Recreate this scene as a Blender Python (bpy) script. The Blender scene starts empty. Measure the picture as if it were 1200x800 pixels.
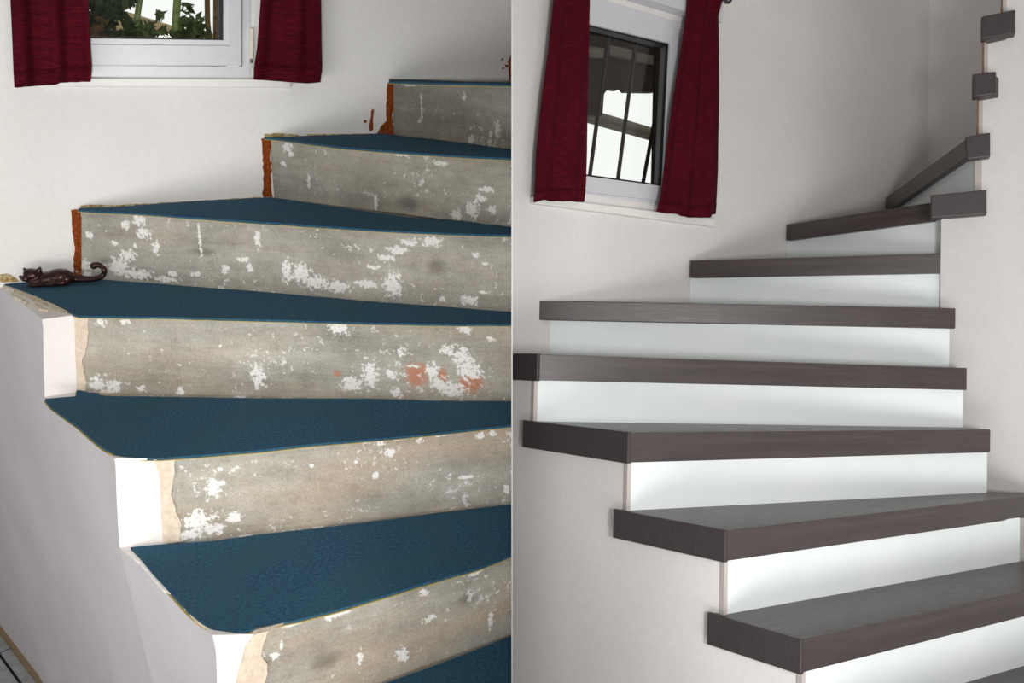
import bpy, bmesh, math, random
from mathutils import Vector, Matrix, noise

# ------------------------------------------------------------------ camera, sky, light, exposure
C = bpy.context.scene.collection
SC = bpy.context.scene
F = 1000.0                      # focal length in pixels of the 1200 x 800 frame
H = 2.50                        # camera height above the tiled floor
PITCH = math.atan(330 / F)      # the camera looks down on the old stairs

cam_d = bpy.data.cameras.new('camera')
cam_d.sensor_width = 36.0
cam_d.lens = F / 1200 * 36.0
cam_d.clip_start = 0.05
cam = bpy.data.objects.new('camera', cam_d)
cam.location = (0, 0, H)
cam.rotation_euler = (math.pi / 2 - PITCH, 0, 0)
C.objects.link(cam)
SC.camera = cam

SC.view_settings.view_transform = 'Standard'
SC.view_settings.look = 'None'
SC.view_settings.exposure = 0.0
SC.view_settings.gamma = 1.0
SC.view_settings.use_curve_mapping = False

world = bpy.data.worlds.new('overcast_sky')
SC.world = world
world.use_nodes = True
bg = world.node_tree.nodes['Background']
bg.inputs['Color'].default_value = (1.0, 0.99, 0.96, 1)
bg.inputs['Strength'].default_value = 1.05


def area_lamp(name, loc, target, size, power, color=(1, 1, 1)):
    d = bpy.data.lights.new(name, 'AREA')
    d.shape = 'RECTANGLE'
    d.size, d.size_y = size
    d.energy = power
    d.color = color
    o = bpy.data.objects.new(name, d)
    o.location = loc
    o.rotation_euler = (Vector(target) - Vector(loc)).to_track_quat('-Z', 'Y').to_euler()
    C.objects.link(o)
    return o


def spot_lamp(name, loc, target, power, angle, blend, radius, color=(1, 1, 1)):
    d = bpy.data.lights.new(name, 'SPOT')
    d.energy = power
    d.spot_size = math.radians(angle)
    d.spot_blend = blend
    d.shadow_soft_size = radius
    d.color = color
    o = bpy.data.objects.new(name, d)
    o.location = loc
    o.rotation_euler = (Vector(target) - Vector(loc)).to_track_quat('-Z', 'Y').to_euler()
    C.objects.link(o)
    return o


# fill lamp added unseen behind the lens to brighten both stairwells
# a flash for each stairwell, the second moved well off the lens for highlights
area_lamp('hall_fill', (0.0, -1.3, H - 1.0), (0.0, 3.0, H - 0.2), (5.6, 1.0), 92, (1.0, 0.99, 0.98))
spot_lamp('camera_flash', (-0.06, -0.03, H - 0.04), (-1.0, 2.0, H - 0.56), 76, 82, 1.0, 0.04, (1.0, 0.985, 0.965))
spot_lamp('camera_flash', (0.50, -0.10, H - 0.05), (0.72, 2.0, H - 0.42), 128, 92, 1.0, 0.18, (1.0, 0.985, 0.975))

# ------------------------------------------------------------------ frames of reference
# Each half is a stairwell of its own. Local axes: x right, y away, z up, origin at the lens.


def frame_axes(horizon, roll):
    th = math.atan((400 - horizon) / F)
    fw = Vector((0, math.sin(th), math.cos(th)))
    up = Vector((0, math.cos(th), -math.sin(th)))
    x = Vector((1, 0, 0))
    c, s = math.cos(roll), math.sin(roll)
    return x * c + up * s, fw, up * c - x * s      # in camera axes: right, up, forward


def cam_ray(px):
    return Vector(((px[0] - 600) / F, -(px[1] - 400) / F, 1.0))


class Half:
    def __init__(self, horizon, roll):
        self.ax = frame_axes(horizon, roll)

    def ray(self, px):
        d = cam_ray(px)
        return Vector([d.dot(a) for a in self.ax])

    def at(self, px, z):                            # the point of a sight line at height z
        d = self.ray(px)
        return d * (z / d.z)

    def on(self, px, pl, off=0.0):                  # ... on a vertical plane
        d = self.ray(px)
        n = pl.n
        return d * (((pl.a.dot(n)) + off) / d.dot(n))


class Plane:
    """Vertical plane through a and b; u runs from a to b, n points at the room side given."""

    def __init__(self, a, b, toward=(0, 0)):
        self.a = Vector((a[0], a[1], 0))
        self.u = (Vector((b[0], b[1], 0)) - self.a).normalized()
        n = Vector((self.u.y, -self.u.x, 0))
        t = Vector((toward[0], toward[1], 0)) - self.a
        self.n = n if n.dot(t) > 0 else -n

    def p(self, s, z, off=0.0):
        q = self.a + self.u * s + self.n * off
        return Vector((q.x, q.y, z))

    def s(self, pt):
        return (Vector((pt[0], pt[1], 0)) - self.a).dot(self.u)

    def cross(self, o, off=0.0, ooff=0.0):          # plan point where two planes meet
        a = self.a + self.n * off
        b = o.a + o.n * ooff
        den = self.u.x * o.u.y - self.u.y * o.u.x
        d = b - a
        t = (d.x * o.u.y - d.y * o.u.x) / den
        return a + self.u * t

    def shift(self, off):
        q = Plane(self.a, self.a + self.u)
        q.a = self.a + self.n * off
        q.u = self.u.copy()
        q.n = self.n.copy()
        return q


LH = Half(70.0, 0.0)
RH = Half(432.0, math.radians(-1.5))
_lx = LH.ax
RROT = Matrix([[RH.ax[j].dot(_lx[i]) for j in range(3)] for i in range(3)]).to_4x4()
ML = Matrix.Translation((0, 0, H))
MR = Matrix.Translation((0, 0, H)) @ RROT
FR = {'L': ML, 'R': MR}
WORLD_OF = {}

# ------------------------------------------------------------------ mesh helpers


def finish(name, bm, mat, fr, origin, xdir=(1, 0, 0), parent=None, bevel=0.0, segs=2, smooth=False, clip=None, soft=None):
    """Link bm (in frame-local coordinates) as one object whose own axes are xdir, z x xdir and z at origin."""
    x = Vector(xdir).normalized()
    z = Vector((0, 0, 1))
    y = z.cross(x)
    B = Matrix.Translation(origin) @ Matrix((x, y, z)).transposed().to_4x4()
    Wm = FR[fr] @ B
    if clip:
        nrm = FR[fr].to_3x3().inverted() @ Vector((1, 0, 0))
        co = FR[fr].inverted() @ Vector((0.0012 if clip > 0 else -0.0012, 0, H))
        g = bm.verts[:] + bm.edges[:] + bm.faces[:]
        r = bmesh.ops.bisect_plane(bm, geom=g, plane_co=co, plane_no=nrm, clear_inner=clip > 0, clear_outer=clip < 0)
        ed = [e for e in r['geom_cut'] if isinstance(e, bmesh.types.BMEdge)]
        bmesh.ops.holes_fill(bm, edges=[e for e in ed if e.is_boundary])
    bmesh.ops.remove_doubles(bm, verts=bm.verts, dist=1e-5)
    bmesh.ops.recalc_face_normals(bm, faces=bm.faces)
    if bevel:
        es = [e for e in bm.edges if len(e.link_faces) == 2 and e.calc_face_angle(0) > 0.5]
        bmesh.ops.bevel(bm, geom=es, offset=bevel, segments=segs, affect='EDGES', profile=0.5)
    bm.transform(B.inverted())
    me = bpy.data.meshes.new(name)
    bm.to_mesh(me)
    bm.free()
    mats = mat if isinstance(mat, (list, tuple)) else [mat]
    for m in mats:
        me.materials.append(m)
    if smooth:
        for p in me.polygons:
            p.use_smooth = True
    if soft:
        for p in me.polygons:
            p.use_smooth = True
        me.set_sharp_from_angle(angle=math.radians(soft))
    o = bpy.data.objects.new(name, me)
    C.objects.link(o)
    place(o, Wm, parent)
    return o


def place(o, Wm, parent=None):
    if parent is not None:
        o.parent = parent
        o.matrix_basis = WORLD_OF[parent.name].inverted() @ Wm
    else:
        o.matrix_basis = Wm
    WORLD_OF[o.name] = Wm


def thing(name, fr, loc, label, cat, group=None, kind=None):
    o = bpy.data.objects.new(name, None)
    o.empty_display_size = 0.05
    C.objects.link(o)
    place(o, FR[fr] @ Matrix.Translation(loc))
    return tag(o, label, cat, group, kind)


def tag(o, label=None, cat=None, group=None, kind=None):
    if label:
        o['label'] = label
    if cat:
        o['category'] = cat
    if group:
        o['group'] = group
    if kind:
        o['kind'] = kind
    return o


def loft(bm, a, b, caps=True, closed=True, mi=0):
    va = [bm.verts.new(p) for p in a]
    vb = [bm.verts.new(p) for p in b]
    n = len(a)
    for i in range(n if closed else n - 1):
        j = (i + 1) % n
        f = bm.faces.new((va[i], va[j], vb[j], vb[i]))
        f.material_index = mi
    if caps:
        bm.faces.new(va)
        bm.faces.new(vb)
    return va, vb


def prism(poly, z0, z1):
    bm = bmesh.new()
    loft(bm, [Vector((p[0], p[1], z0)) for p in poly], [Vector((p[0], p[1], z1)) for p in poly])
    return bm


def slab_on(pl, poly, w0, w1, bm=None):
    """Polygon of points lying on a vertical plane (at w1) pushed back to w0 along its normal."""
    bm = bm or bmesh.new()
    d = pl.n * (w0 - w1)
    loft(bm, poly, [p + d for p in poly])
    return bm


def px_slab(h, pl, pxs, w0, w1, bm=None):
    return slab_on(pl, [h.on(p, pl, w1) for p in pxs], w0, w1, bm)


def rect_on(pl, s0, s1, z0, z1, w0, w1, bm=None):
    return slab_on(pl, [pl.p(s0, z0, w1), pl.p(s1, z0, w1), pl.p(s1, z1, w1), pl.p(s0, z1, w1)], w0, w1, bm)


def tube(bm, pts, rad, sides=10, cap=True):
    rings = []
    n = len(pts)
    for i, p in enumerate(pts):
        p = Vector(p)
        t = (Vector(pts[min(i + 1, n - 1)]) - Vector(pts[max(i - 1, 0)])).normalized()
        up = Vector((0, 0, 1)) if abs(t.z) < 0.9 else Vector((0, 1, 0))
        a = t.cross(up).normalized()
        b = t.cross(a).normalized()
        r = rad[i] if isinstance(rad, (list, tuple)) else rad
        rings.append([bm.verts.new(p + (a * math.cos(k * 2 * math.pi / sides) + b * math.sin(k * 2 * math.pi / sides)) * r) for k in range(sides)])
    for i in range(n - 1):
        for k in range(sides):
            m = (k + 1) % sides
            bm.faces.new((rings[i][k], rings[i][m], rings[i + 1][m], rings[i + 1][k]))
    if cap:
        bm.faces.new(rings[0])
        bm.faces.new(rings[-1])
    return bm


def lerp(a, b, t):
    return a + (b - a) * t


def poly_y(line, x):
    for (x0, y0), (x1, y1) in zip(line, line[1:]):
        if x0 <= x <= x1:
            return y0 + (y1 - y0) * (x - x0) / (x1 - x0) if x1 > x0 else y0
    return line[0][1] if x < line[0][0] else line[-1][1]


# ------------------------------------------------------------------ materials
def srgb(r, g, b):
    def f(c):
        c /= 255.0
        return c / 12.92 if c <= 0.04045 else ((c + 0.055) / 1.055) ** 2.4
    return (f(r), f(g), f(b), 1.0)


class Mat:
    def __init__(self, name, rough=0.7, spec=0.3):
        self.m = bpy.data.materials.new(name)
        self.m.use_nodes = True
        self.nt = self.m.node_tree
        self.bsdf = self.nt.nodes['Principled BSDF']
        self.bsdf.inputs['Roughness'].default_value = rough
        self.bsdf.inputs['Specular IOR Level'].default_value = spec
        self.tc = self.nt.nodes.new('ShaderNodeTexCoord')
        self.co = self.tc.outputs['Object']

    def n(self, t, **kw):
        x = self.nt.nodes.new(t)
        for k, v in kw.items():
            setattr(x, k, v)
        return x

    def link(self, a, b):
        self.nt.links.new(a, b)

    def mapped(self, scale, loc=(0, 0, 0), rot=(0, 0, 0)):
        m = self.n('ShaderNodeMapping')
        m.inputs['Scale'].default_value = scale
        m.inputs['Location'].default_value = loc
        m.inputs['Rotation'].default_value = rot
        self.link(self.co, m.inputs['Vector'])
        return m.outputs['Vector']

    def noise(self, scale, detail=4, rough=0.55, vec=None, dist=0.0):
        t = self.n('ShaderNodeTexNoise')
        t.inputs['Scale'].default_value = scale
        t.inputs['Detail'].default_value = detail
        t.inputs['Roughness'].default_value = rough
        t.inputs['Distortion'].default_value = dist
        self.link(vec or self.co, t.inputs['Vector'])
        return t.outputs['Fac']

    def ramp(self, fac, stops):
        r = self.n('ShaderNodeValToRGB')
        el = r.color_ramp.elements
        while len(el) < len(stops):
            el.new(0.5)
        for e, (p, c) in zip(el, stops):
            e.position = p
            e.color = c if len(c) == 4 else (*c, 1)
        self.link(fac, r.inputs['Fac'])
        return r.outputs['Color']

    def mix(self, fac, a, b, mode='MIX'):
        x = self.n('ShaderNodeMix', data_type='RGBA', blend_type=mode)
        for sock, v in ((x.inputs[0], fac), (x.inputs[6], a), (x.inputs[7], b)):
            if hasattr(v, 'links'):
                self.link(v, sock)
            else:
                sock.default_value = v
        return x.outputs[2]

    def math(self, op, a, b=0.0, clamp=False):
        x = self.n('ShaderNodeMath', operation=op, use_clamp=clamp)
        for sock, v in ((x.inputs[0], a), (x.inputs[1], b)):
            if hasattr(v, 'links'):
                self.link(v, sock)
            else:
                sock.default_value = v
        return x.outputs[0]

    def blots(self, spots, amount=0.9, nscale=45.0, soft=0.16):
        """Mask of ragged patches: spots are (x, z, half width, half height) in the object's own x and z."""
        nf = self.n('ShaderNodeTexNoise')
        nf.inputs['Scale'].default_value = nscale
        nf.inputs['Detail'].default_value = 5
        nf.inputs['Roughness'].default_value = 0.65
        self.link(self.co, nf.inputs['Vector'])
        jag = self.math('MULTIPLY', self.math('SUBTRACT', nf.outputs['Fac'], 0.5), amount * 4)
        sep = self.n('ShaderNodeSeparateXYZ')
        self.link(self.co, sep.inputs[0])
        out = None
        for (u, v, ru, rv) in spots:
            a = self.math('MULTIPLY', self.math('SUBTRACT', sep.outputs['X'], u), 1 / ru)
            b = self.math('MULTIPLY', self.math('SUBTRACT', sep.outputs['Z'], v), 1 / rv)
            d = self.math('SQRT', self.math('ADD', self.math('MULTIPLY', a, a), self.math('MULTIPLY', b, b)))
            out = d if out is None else self.math('MINIMUM', out, d)
        m = self.math('SUBTRACT', 1.0 + soft, self.math('ADD', out, jag))
        return self.math('MULTIPLY', m, 1 / (2 * soft), clamp=True)

    def color(self, c):
        if hasattr(c, 'links'):
            self.link(c, self.bsdf.inputs['Base Color'])
        else:
            self.bsdf.inputs['Base Color'].default_value = c

    def bump(self, h, strength=0.3, dist=0.01):
        b = self.n('ShaderNodeBump')
        b.inputs['Strength'].default_value = strength
        b.inputs['Distance'].default_value = dist
        self.link(h, b.inputs['Height'])
        self.link(b.outputs['Normal'], self.bsdf.inputs['Normal'])


def plaster(name, base, dark, rough=0.85, marks=None, mark_col=None):
    m = Mat(name, rough, 0.2)
    big = m.noise(2.2, 3, 0.5)
    c = m.ramp(big, [(0.35, dark), (0.65, base)])
    fine = m.noise(60, 5, 0.7)
    c = m.mix(0.10, c, m.ramp(fine, [(0.35, (0.55, 0.53, 0.52)), (0.6, (0.95, 0.95, 0.95))]), 'MULTIPLY')
    scuff = m.noise(1.0, 6, 0.8, m.mapped((9, 9, 26)))
    c = m.mix(m.math('MULTIPLY', m.ramp(scuff, [(0.70, (0, 0, 0)), (0.76, (1, 1, 1))]), 0.22), c, srgb(120, 112, 106))
    if marks:
        c = m.mix(m.math('MULTIPLY', m.blots(marks, 0.5, 70), 0.8), c, mark_col)
    m.color(c)
    m.bump(m.noise(110, 4, 0.6), 0.12, 0.004)
    return m.m


def plain(name, col, rough=0.5, spec=0.4, metal=0.0):
    m = Mat(name, rough, spec)
    f = m.noise(40, 3)
    m.color(m.mix(0.08, col, m.ramp(f, [(0.3, (0.4, 0.4, 0.4)), (0.7, (1, 1, 1))]), 'MULTIPLY'))
    m.bsdf.inputs['Metallic'].default_value = metal
    return m.m


M = {}
M['white_wall'] = plaster('white_plaster', srgb(233, 232, 229), srgb(226, 224, 221))
M['string_wall'] = plaster('shade_grey_plaster', srgb(212, 209, 212), srgb(203, 200, 203))  # lilac-grey paint, deepened so the wall's shade is in the colour
M['fresh_plaster'] = plaster('fresh_white_plaster', srgb(238, 235, 231), srgb(232, 228, 223))
M['grey_wall'] = plaster('smooth_wall_paint', srgb(229, 226, 224), srgb(222, 218, 216))
M['partition'] = plaster('grey_partition_paint', srgb(150, 149, 148), srgb(144, 143, 142))
M['ceiling'] = plaster('ceiling_paint', srgb(228, 226, 222), srgb(224, 222, 218))
M['pvc'] = plain('white_window_plastic', srgb(208, 209, 214), 0.35, 0.5)
M['sill'] = plain('white_sill_paint', srgb(236, 235, 231), 0.45, 0.4)
M['seal'] = plain('dark_rubber_seal', srgb(22, 24, 26), 0.5, 0.3)
M['spacer'] = plain('grey_spacer_metal', srgb(140, 138, 136), 0.35, 0.5, 0.8)
M['cream'] = plain('cream_hinge_plastic', srgb(226, 222, 202), 0.4, 0.4)
M['steel'] = plain('brushed_steel', srgb(120, 120, 124), 0.3, 0.5, 1.0)
M['grille'] = plain('dark_brown_iron', srgb(30, 20, 20), 0.55, 0.3)
M['backing'] = plain('yellowed_carpet_backing', srgb(176, 160, 96), 0.9, 0.1)
M['trim'] = plain('beige_corner_bead', srgb(192, 186, 180), 0.5, 0.3)
M['trim_brown'] = plain('brown_bead_edge', srgb(128, 104, 88), 0.6, 0.3)


def make_brick():
    m = Mat('exposed_brick', 0.95, 0.1)
    f = m.noise(120, 5, 0.7)
    g = m.noise(26, 3, 0.6)
    c = m.ramp(f, [(0.3, srgb(84, 42, 18)), (0.5, srgb(138, 68, 28)), (0.72, srgb(178, 96, 54))])
    c = m.mix(m.ramp(g, [(0.62, (0, 0, 0)), (0.7, (1, 1, 1))]), c, srgb(214, 190, 172))
    m.color(c)
    m.bump(f, 0.8, 0.008)
    return m.m


def make_residue():
    m = Mat('old_glue_residue', 0.95, 0.1)
    f = m.noise(90, 5, 0.7)
    m.color(m.ramp(f, [(0.32, srgb(116, 74, 38)), (0.48, srgb(166, 142, 90)), (0.62, srgb(206, 194, 168))]))
    m.bump(f, 0.8, 0.006)
    return m.m


def make_mortar():
    m = Mat('beige_filler_mortar', 0.95, 0.1)
    f = m.noise(55, 6, 0.7)
    m.color(m.ramp(f, [(0.35, srgb(206, 188, 166)), (0.6, srgb(226, 210, 192))]))
    m.bump(m.noise(180, 3, 0.6), 0.5, 0.004)
    return m.m


def make_carpet():
    m = Mat('blue_needle_felt', 1.0, 0.05)
    f = m.noise(150, 6, 0.85)
    g = m.noise(6, 4, 0.6)
    c = m.ramp(f, [(0.30, srgb(26, 56, 80)), (0.5, srgb(46, 85, 113)), (0.70, srgb(80, 125, 148))])
    c = m.mix(m.ramp(g, [(0.42, (0, 0, 0)), (0.72, (1, 1, 1))]), c, srgb(52, 90, 104))
    m.color(c)
    m.bsdf.inputs['Sheen Weight'].default_value = 0.04
    m.bump(f, 0.6, 0.004)
    return m.m


def make_curtain(name, tone):
    m = Mat(name, 0.9, 0.1)
    st = m.noise(1.0, 5, 0.7, m.mapped((30, 30, 300)))
    th = m.noise(1.0, 3, 0.6, m.mapped((300, 300, 300)))
    big = m.noise(9, 3)
    lo = tuple(x * tone for x in srgb(40, 5, 12)[:3])
    mid = tuple(x * tone for x in srgb(84, 12, 26)[:3])
    hi = tuple(x * tone for x in srgb(116, 20, 34)[:3])
    c = m.ramp(st, [(0.25, lo), (0.52, mid), (0.80, hi)])
    c = m.mix(0.35, c, m.ramp(th, [(0.35, (0.35, 0.35, 0.35)), (0.65, (1, 1, 1))]), 'MULTIPLY')
    c = m.mix(0.4, c, m.ramp(big, [(0.35, (0.45, 0.4, 0.45)), (0.65, (1, 1, 1))]), 'MULTIPLY')
    m.color(c)
    m.bump(st, 0.3, 0.003)
    return m.m


def make_tread():
    m = Mat('dark_oak_laminate', 0.34, 0.5)
    g = m.noise(1.0, 6, 0.65, m.mapped((3.5, 60, 60)), 0.6)
    p = m.noise(1.0, 4, 0.7, m.mapped((14, 420, 420)))
    c = m.ramp(g, [(0.30, srgb(59, 52, 51)), (0.5, srgb(69, 61, 60)), (0.72, srgb(80, 72, 70))])
    c = m.mix(0.35, c, m.ramp(p, [(0.40, (0.68, 0.66, 0.66)), (0.6, (1, 1, 1))]), 'MULTIPLY')
    m.color(c)
    m.link(m.ramp(p, [(0.3, (0.28, 0.28, 0.28)), (0.7, (0.46, 0.46, 0.46))]), m.bsdf.inputs['Roughness'])
    m.bump(p, 0.12, 0.002)
    return m.m


def make_cap():
    m = Mat('dark_laminate_edge', 0.42, 0.4)
    p = m.noise(1.0, 4, 0.6, m.mapped((240, 240, 30)))
    m.color(m.ramp(p, [(0.3, srgb(60, 54, 55)), (0.7, srgb(70, 64, 65))]))
    return m.m


def make_riser_board():
    m = Mat('white_riser_laminate', 0.6, 0.25)
    f = m.noise(3, 3)
    m.color(m.ramp(f, [(0.3, srgb(228, 236, 237)), (0.7, srgb(238, 244, 244))]))
    return m.m


def make_tile():
    m = Mat('grey_floor_tile', 0.4, 0.4)
    f = m.noise(18, 5, 0.6)
    m.color(m.ramp(f, [(0.3, srgb(146, 148, 150)), (0.7, srgb(178, 180, 182))]))
    return m.m


def make_bronze():
    m = Mat('dark_bronze', 0.3, 0.6)
    f = m.noise(70, 4, 0.6)
    m.color(m.ramp(f, [(0.35, srgb(34, 20, 18)), (0.6, srgb(62, 34, 32)), (0.8, srgb(84, 60, 46))]))
    m.bsdf.inputs['Metallic'].default_value = 0.55
    m.bump(m.noise(160, 3), 0.15, 0.002)
    return m.m


def make_glass():
    m = bpy.data.materials.new('window_glass')
    m.use_nodes = True
    nt = m.node_tree
    nt.nodes.clear()
    out = nt.nodes.new('ShaderNodeOutputMaterial')
    tr = nt.nodes.new('ShaderNodeBsdfTransparent')
    tr.inputs[0].default_value = (0.96, 0.98, 0.97, 1)
    gl = nt.nodes.new('ShaderNodeBsdfGlossy')
    gl.inputs['Roughness'].default_value = 0.02
    fr = nt.nodes.new('ShaderNodeFresnel')
    fr.inputs['IOR'].default_value = 1.28
    mx = nt.nodes.new('ShaderNodeMixShader')
    nt.links.new(fr.outputs[0], mx.inputs[0])
    nt.links.new(tr.outputs[0], mx.inputs[1])
    nt.links.new(gl.outputs[0], mx.inputs[2])
    nt.links.new(mx.outputs[0], out.inputs['Surface'])
    return m


def make_leaf(name, a, b):
    m = Mat(name, 0.6, 0.3)
    f = m.noise(25, 3)
    m.color(m.ramp(f, [(0.3, a), (0.7, b)]))
    return m.m


def make_boards(name, a, b):
    m = Mat(name, 0.75, 0.2)
    f = m.noise(1.0, 4, 0.6, m.mapped((3, 40, 40)))
    m.color(m.ramp(f, [(0.3, a), (0.7, b)]))
    return m.m


def make_concrete(idx, white, rust=(), dark=(), warm=0.3, tone=1.0, orange=()):
    m = Mat('old_bare_concrete', 0.92, 0.15)
    big = m.noise(5.0, 5, 0.6, m.mapped((1, 1, 2.4), (idx * 3.1, 0, idx)))
    c = m.ramp(big, [(0.30, srgb(158, 156, 147)), (0.5, srgb(180, 178, 169)), (0.72, srgb(200, 197, 187))])
    # board marks: long streaks along the step
    st = m.noise(1.0, 6, 0.7, m.mapped((2.2, 8, 38), (idx * 1.7, 0, 0)), 0.4)
    c = m.mix(0.42, c, m.ramp(st, [(0.28, srgb(180, 174, 162)), (0.45, srgb(228, 225, 218)), (0.6, srgb(244, 243, 241)), (0.75, srgb(212, 207, 199))]), 'MULTIPLY')
    w = m.noise(1.0, 4, 0.6, m.mapped((2.4, 4, 9), (idx * 5.3, 2, 0)))
    c = m.mix(m.math('MULTIPLY', m.ramp(w, [(0.45, (0, 0, 0)), (0.65, (1, 1, 1))]), warm), c, srgb(196, 164, 134))
    gr = m.noise(190, 4, 0.85)
    c = m.mix(0.5, c, m.ramp(gr, [(0.28, (0.40, 0.39, 0.36)), (0.50, (0.92, 0.91, 0.89)), (0.7, (1.25, 1.25, 1.25))]), 'MULTIPLY')
    md = m.noise(34, 5, 0.75)
    c = m.mix(0.45, c, m.ramp(md, [(0.30, (0.62, 0.60, 0.56)), (0.52, (1, 1, 1)), (0.7, (1.12, 1.12, 1.12))]), 'MULTIPLY')
    pit = m.noise(75, 4, 0.7)
    c = m.mix(m.math('MULTIPLY', m.ramp(pit, [(0.30, (1, 1, 1)), (0.36, (0, 0, 0))]), 0.6), c, srgb(84, 80, 72))
    if dark:
        c = m.mix(m.math('MULTIPLY', m.blots(dark, 0.35, 30, 0.5), 0.5), c, srgb(92, 86, 76))
    if rust:
        c = m.mix(m.math('MULTIPLY', m.blots(rust, 0.5, 40, 0.35), 0.72), c, srgb(196, 120, 84))
    # paint splashes: fine specks everywhere, then the large patches
    sp = m.noise(58, 5, 0.72, m.mapped((1, 1, 1), (idx * 7, 1, 2)))
    loc = m.noise(6.5, 3, 0.5, m.mapped((1, 1, 1.4), (idx * 2.3, 4, 1)))
    spk = m.math('MULTIPLY', m.ramp(m.math('ADD', sp, m.math('MULTIPLY', m.math('SUBTRACT', loc, 0.5), 0.55)), [(0.615, (0, 0, 0)), (0.65, (1, 1, 1))]), 0.85)
    c = m.mix(spk, c, srgb(226, 224, 220))
    mask = m.blots(white, 1.25, 95, 0.14)
    holes = m.noise(150, 4, 0.75)
    mask = m.math('MULTIPLY', mask, m.ramp(holes, [(0.36, (0.1, 0.1, 0.1)), (0.46, (1, 1, 1))]))
    c = m.mix(mask, c, srgb(236, 234, 230))
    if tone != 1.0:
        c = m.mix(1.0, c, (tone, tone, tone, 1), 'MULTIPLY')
    m.color(c)
    m.bump(m.math('ADD', gr, m.math('MULTIPLY', st, 1.5)), 0.45, 0.006)
    return m.m


M['brick'] = make_brick()
M['residue'] = make_residue()
M['mortar'] = make_mortar()


def make_crust():
    m = Mat('crumbly_plaster_edge', 0.95, 0.1)
    f = m.noise(70, 5, 0.7)
    m.color(m.ramp(f, [(0.32, srgb(150, 118, 82)), (0.42, srgb(206, 192, 164)), (0.6, srgb(232, 226, 214))]))
    m.bump(m.noise(160, 4, 0.7), 0.7, 0.006)
    return m.m


M['crust'] = make_crust()
M['carpet'] = make_carpet()
M['curtain_a'] = make_curtain('red_slub_curtain', 1.0)
M['tread'] = make_tread()
M['cap'] = make_cap()
M['riser'] = make_riser_board()
M['tile'] = make_tile()
M['grout'] = plain('dark_grout', srgb(44, 44, 46), 0.9, 0.1)
M['skirting'] = plain('brown_skirting_strip', srgb(150, 126, 98), 0.6, 0.3)
M['bronze'] = make_bronze()
M['glass'] = make_glass()
M['leaf'] = make_leaf('garden_leaf', srgb(34, 48, 18), srgb(96, 112, 56))
M['leaf_dark'] = make_leaf('dark_garden_leaf', srgb(26, 38, 20), srgb(62, 76, 44))
M['bark'] = make_boards('brown_bark', srgb(70, 52, 36), srgb(128, 98, 66))
M['green_stem'] = make_boards('green_stem', srgb(84, 104, 56), srgb(138, 152, 100))
M['ochre'] = plain('ochre_render', srgb(196, 176, 136), 0.9, 0.1)
M['eave'] = make_boards('backlit_dark_boards', srgb(30, 20, 18), srgb(48, 34, 31))  # brown boards, darkened in the colour for the backlight
M['eave_grey'] = make_boards('weathered_boards', srgb(84, 76, 70), srgb(110, 100, 92))
M['beam'] = make_boards('grey_weathered_beam', srgb(92, 86, 74), srgb(132, 126, 112))

# ------------------------------------------------------------------ floor and added light-blocking partition
FLOOR_L = -H


def ground(o):
    return tag(o, kind='structure')


bm = bmesh.new()
loft(bm, [(-3.2, -1.5, -H - 0.05), (3.3, -1.5, -H - 0.05), (3.3, 4.6, -H - 0.05), (-3.2, 4.6, -H - 0.05)],
     [(-3.2, -1.5, -H - 0.004), (3.3, -1.5, -H - 0.004), (3.3, 4.6, -H - 0.004), (-3.2, 4.6, -H - 0.004)])
floor = ground(finish('floor', bm, M['grout'], 'L', (0, 0, -H)))
tag(floor, 'grey tiled floor with dark joints below the old stairs', 'floor')

bm = bmesh.new()
loft(bm, [(-0.0004, 0.8, -H), (0.0004, 0.8, -H), (0.0004, 4.6, -H), (-0.0004, 4.6, -H)],
     [(-0.0004, 0.8, 1.5), (0.0004, 0.8, 1.5), (0.0004, 4.6, 1.5), (-0.0004, 4.6, 1.5)])
div = finish('added_partition', bm, M['partition'], 'L', (0, 1.3, -H))  # partition added to keep each stairwell's light on its own side
tag(div, 'added thin grey partition blocking light between the bare and the finished stairs', 'wall', kind='structure')

# the rest of the stair hall around and behind the lens
for nm, (x0, y0, x1, y1), lab in (('wall_west', (-3.2, -1.4, -3.1, 4.3), 'plain hall wall beside the old stairs'), ('wall_east', (3.2, -1.4, 3.3, 2.0), 'plain hall wall beside the finished stairs'),
                                  ('wall_south', (-3.2, -1.5, 3.3, -1.4), 'plain hall wall opposite both stairs')):
    bm = prism([(x0, y0), (x1, y0), (x1, y1), (x0, y1)], -H, 1.35)
    tag(finish(nm, bm, M['white_wall'], 'L', (x0, y0, -H)), lab, 'wall', kind='structure')
bm = prism([(-3.2, -1.5), (3.3, -1.5), (3.3, 2.2), (2.1, 3.9), (0.0, 3.1), (0.0, 2.75), (-1.3, 2.14), (-3.1, 4.2), (-3.2, 4.2)], 1.3, 1.4)
tag(finish('ceiling', bm, M['ceiling'], 'L', (0, 0, 1.3)), 'plain white ceiling over the stair hall', 'ceiling', kind='structure')

# ------------------------------------------------------------------ LEFT HALF: walls
W = Plane((-1.135, 2.178), (-0.335, 2.555))                 # window wall
WT = 0.16
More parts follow.
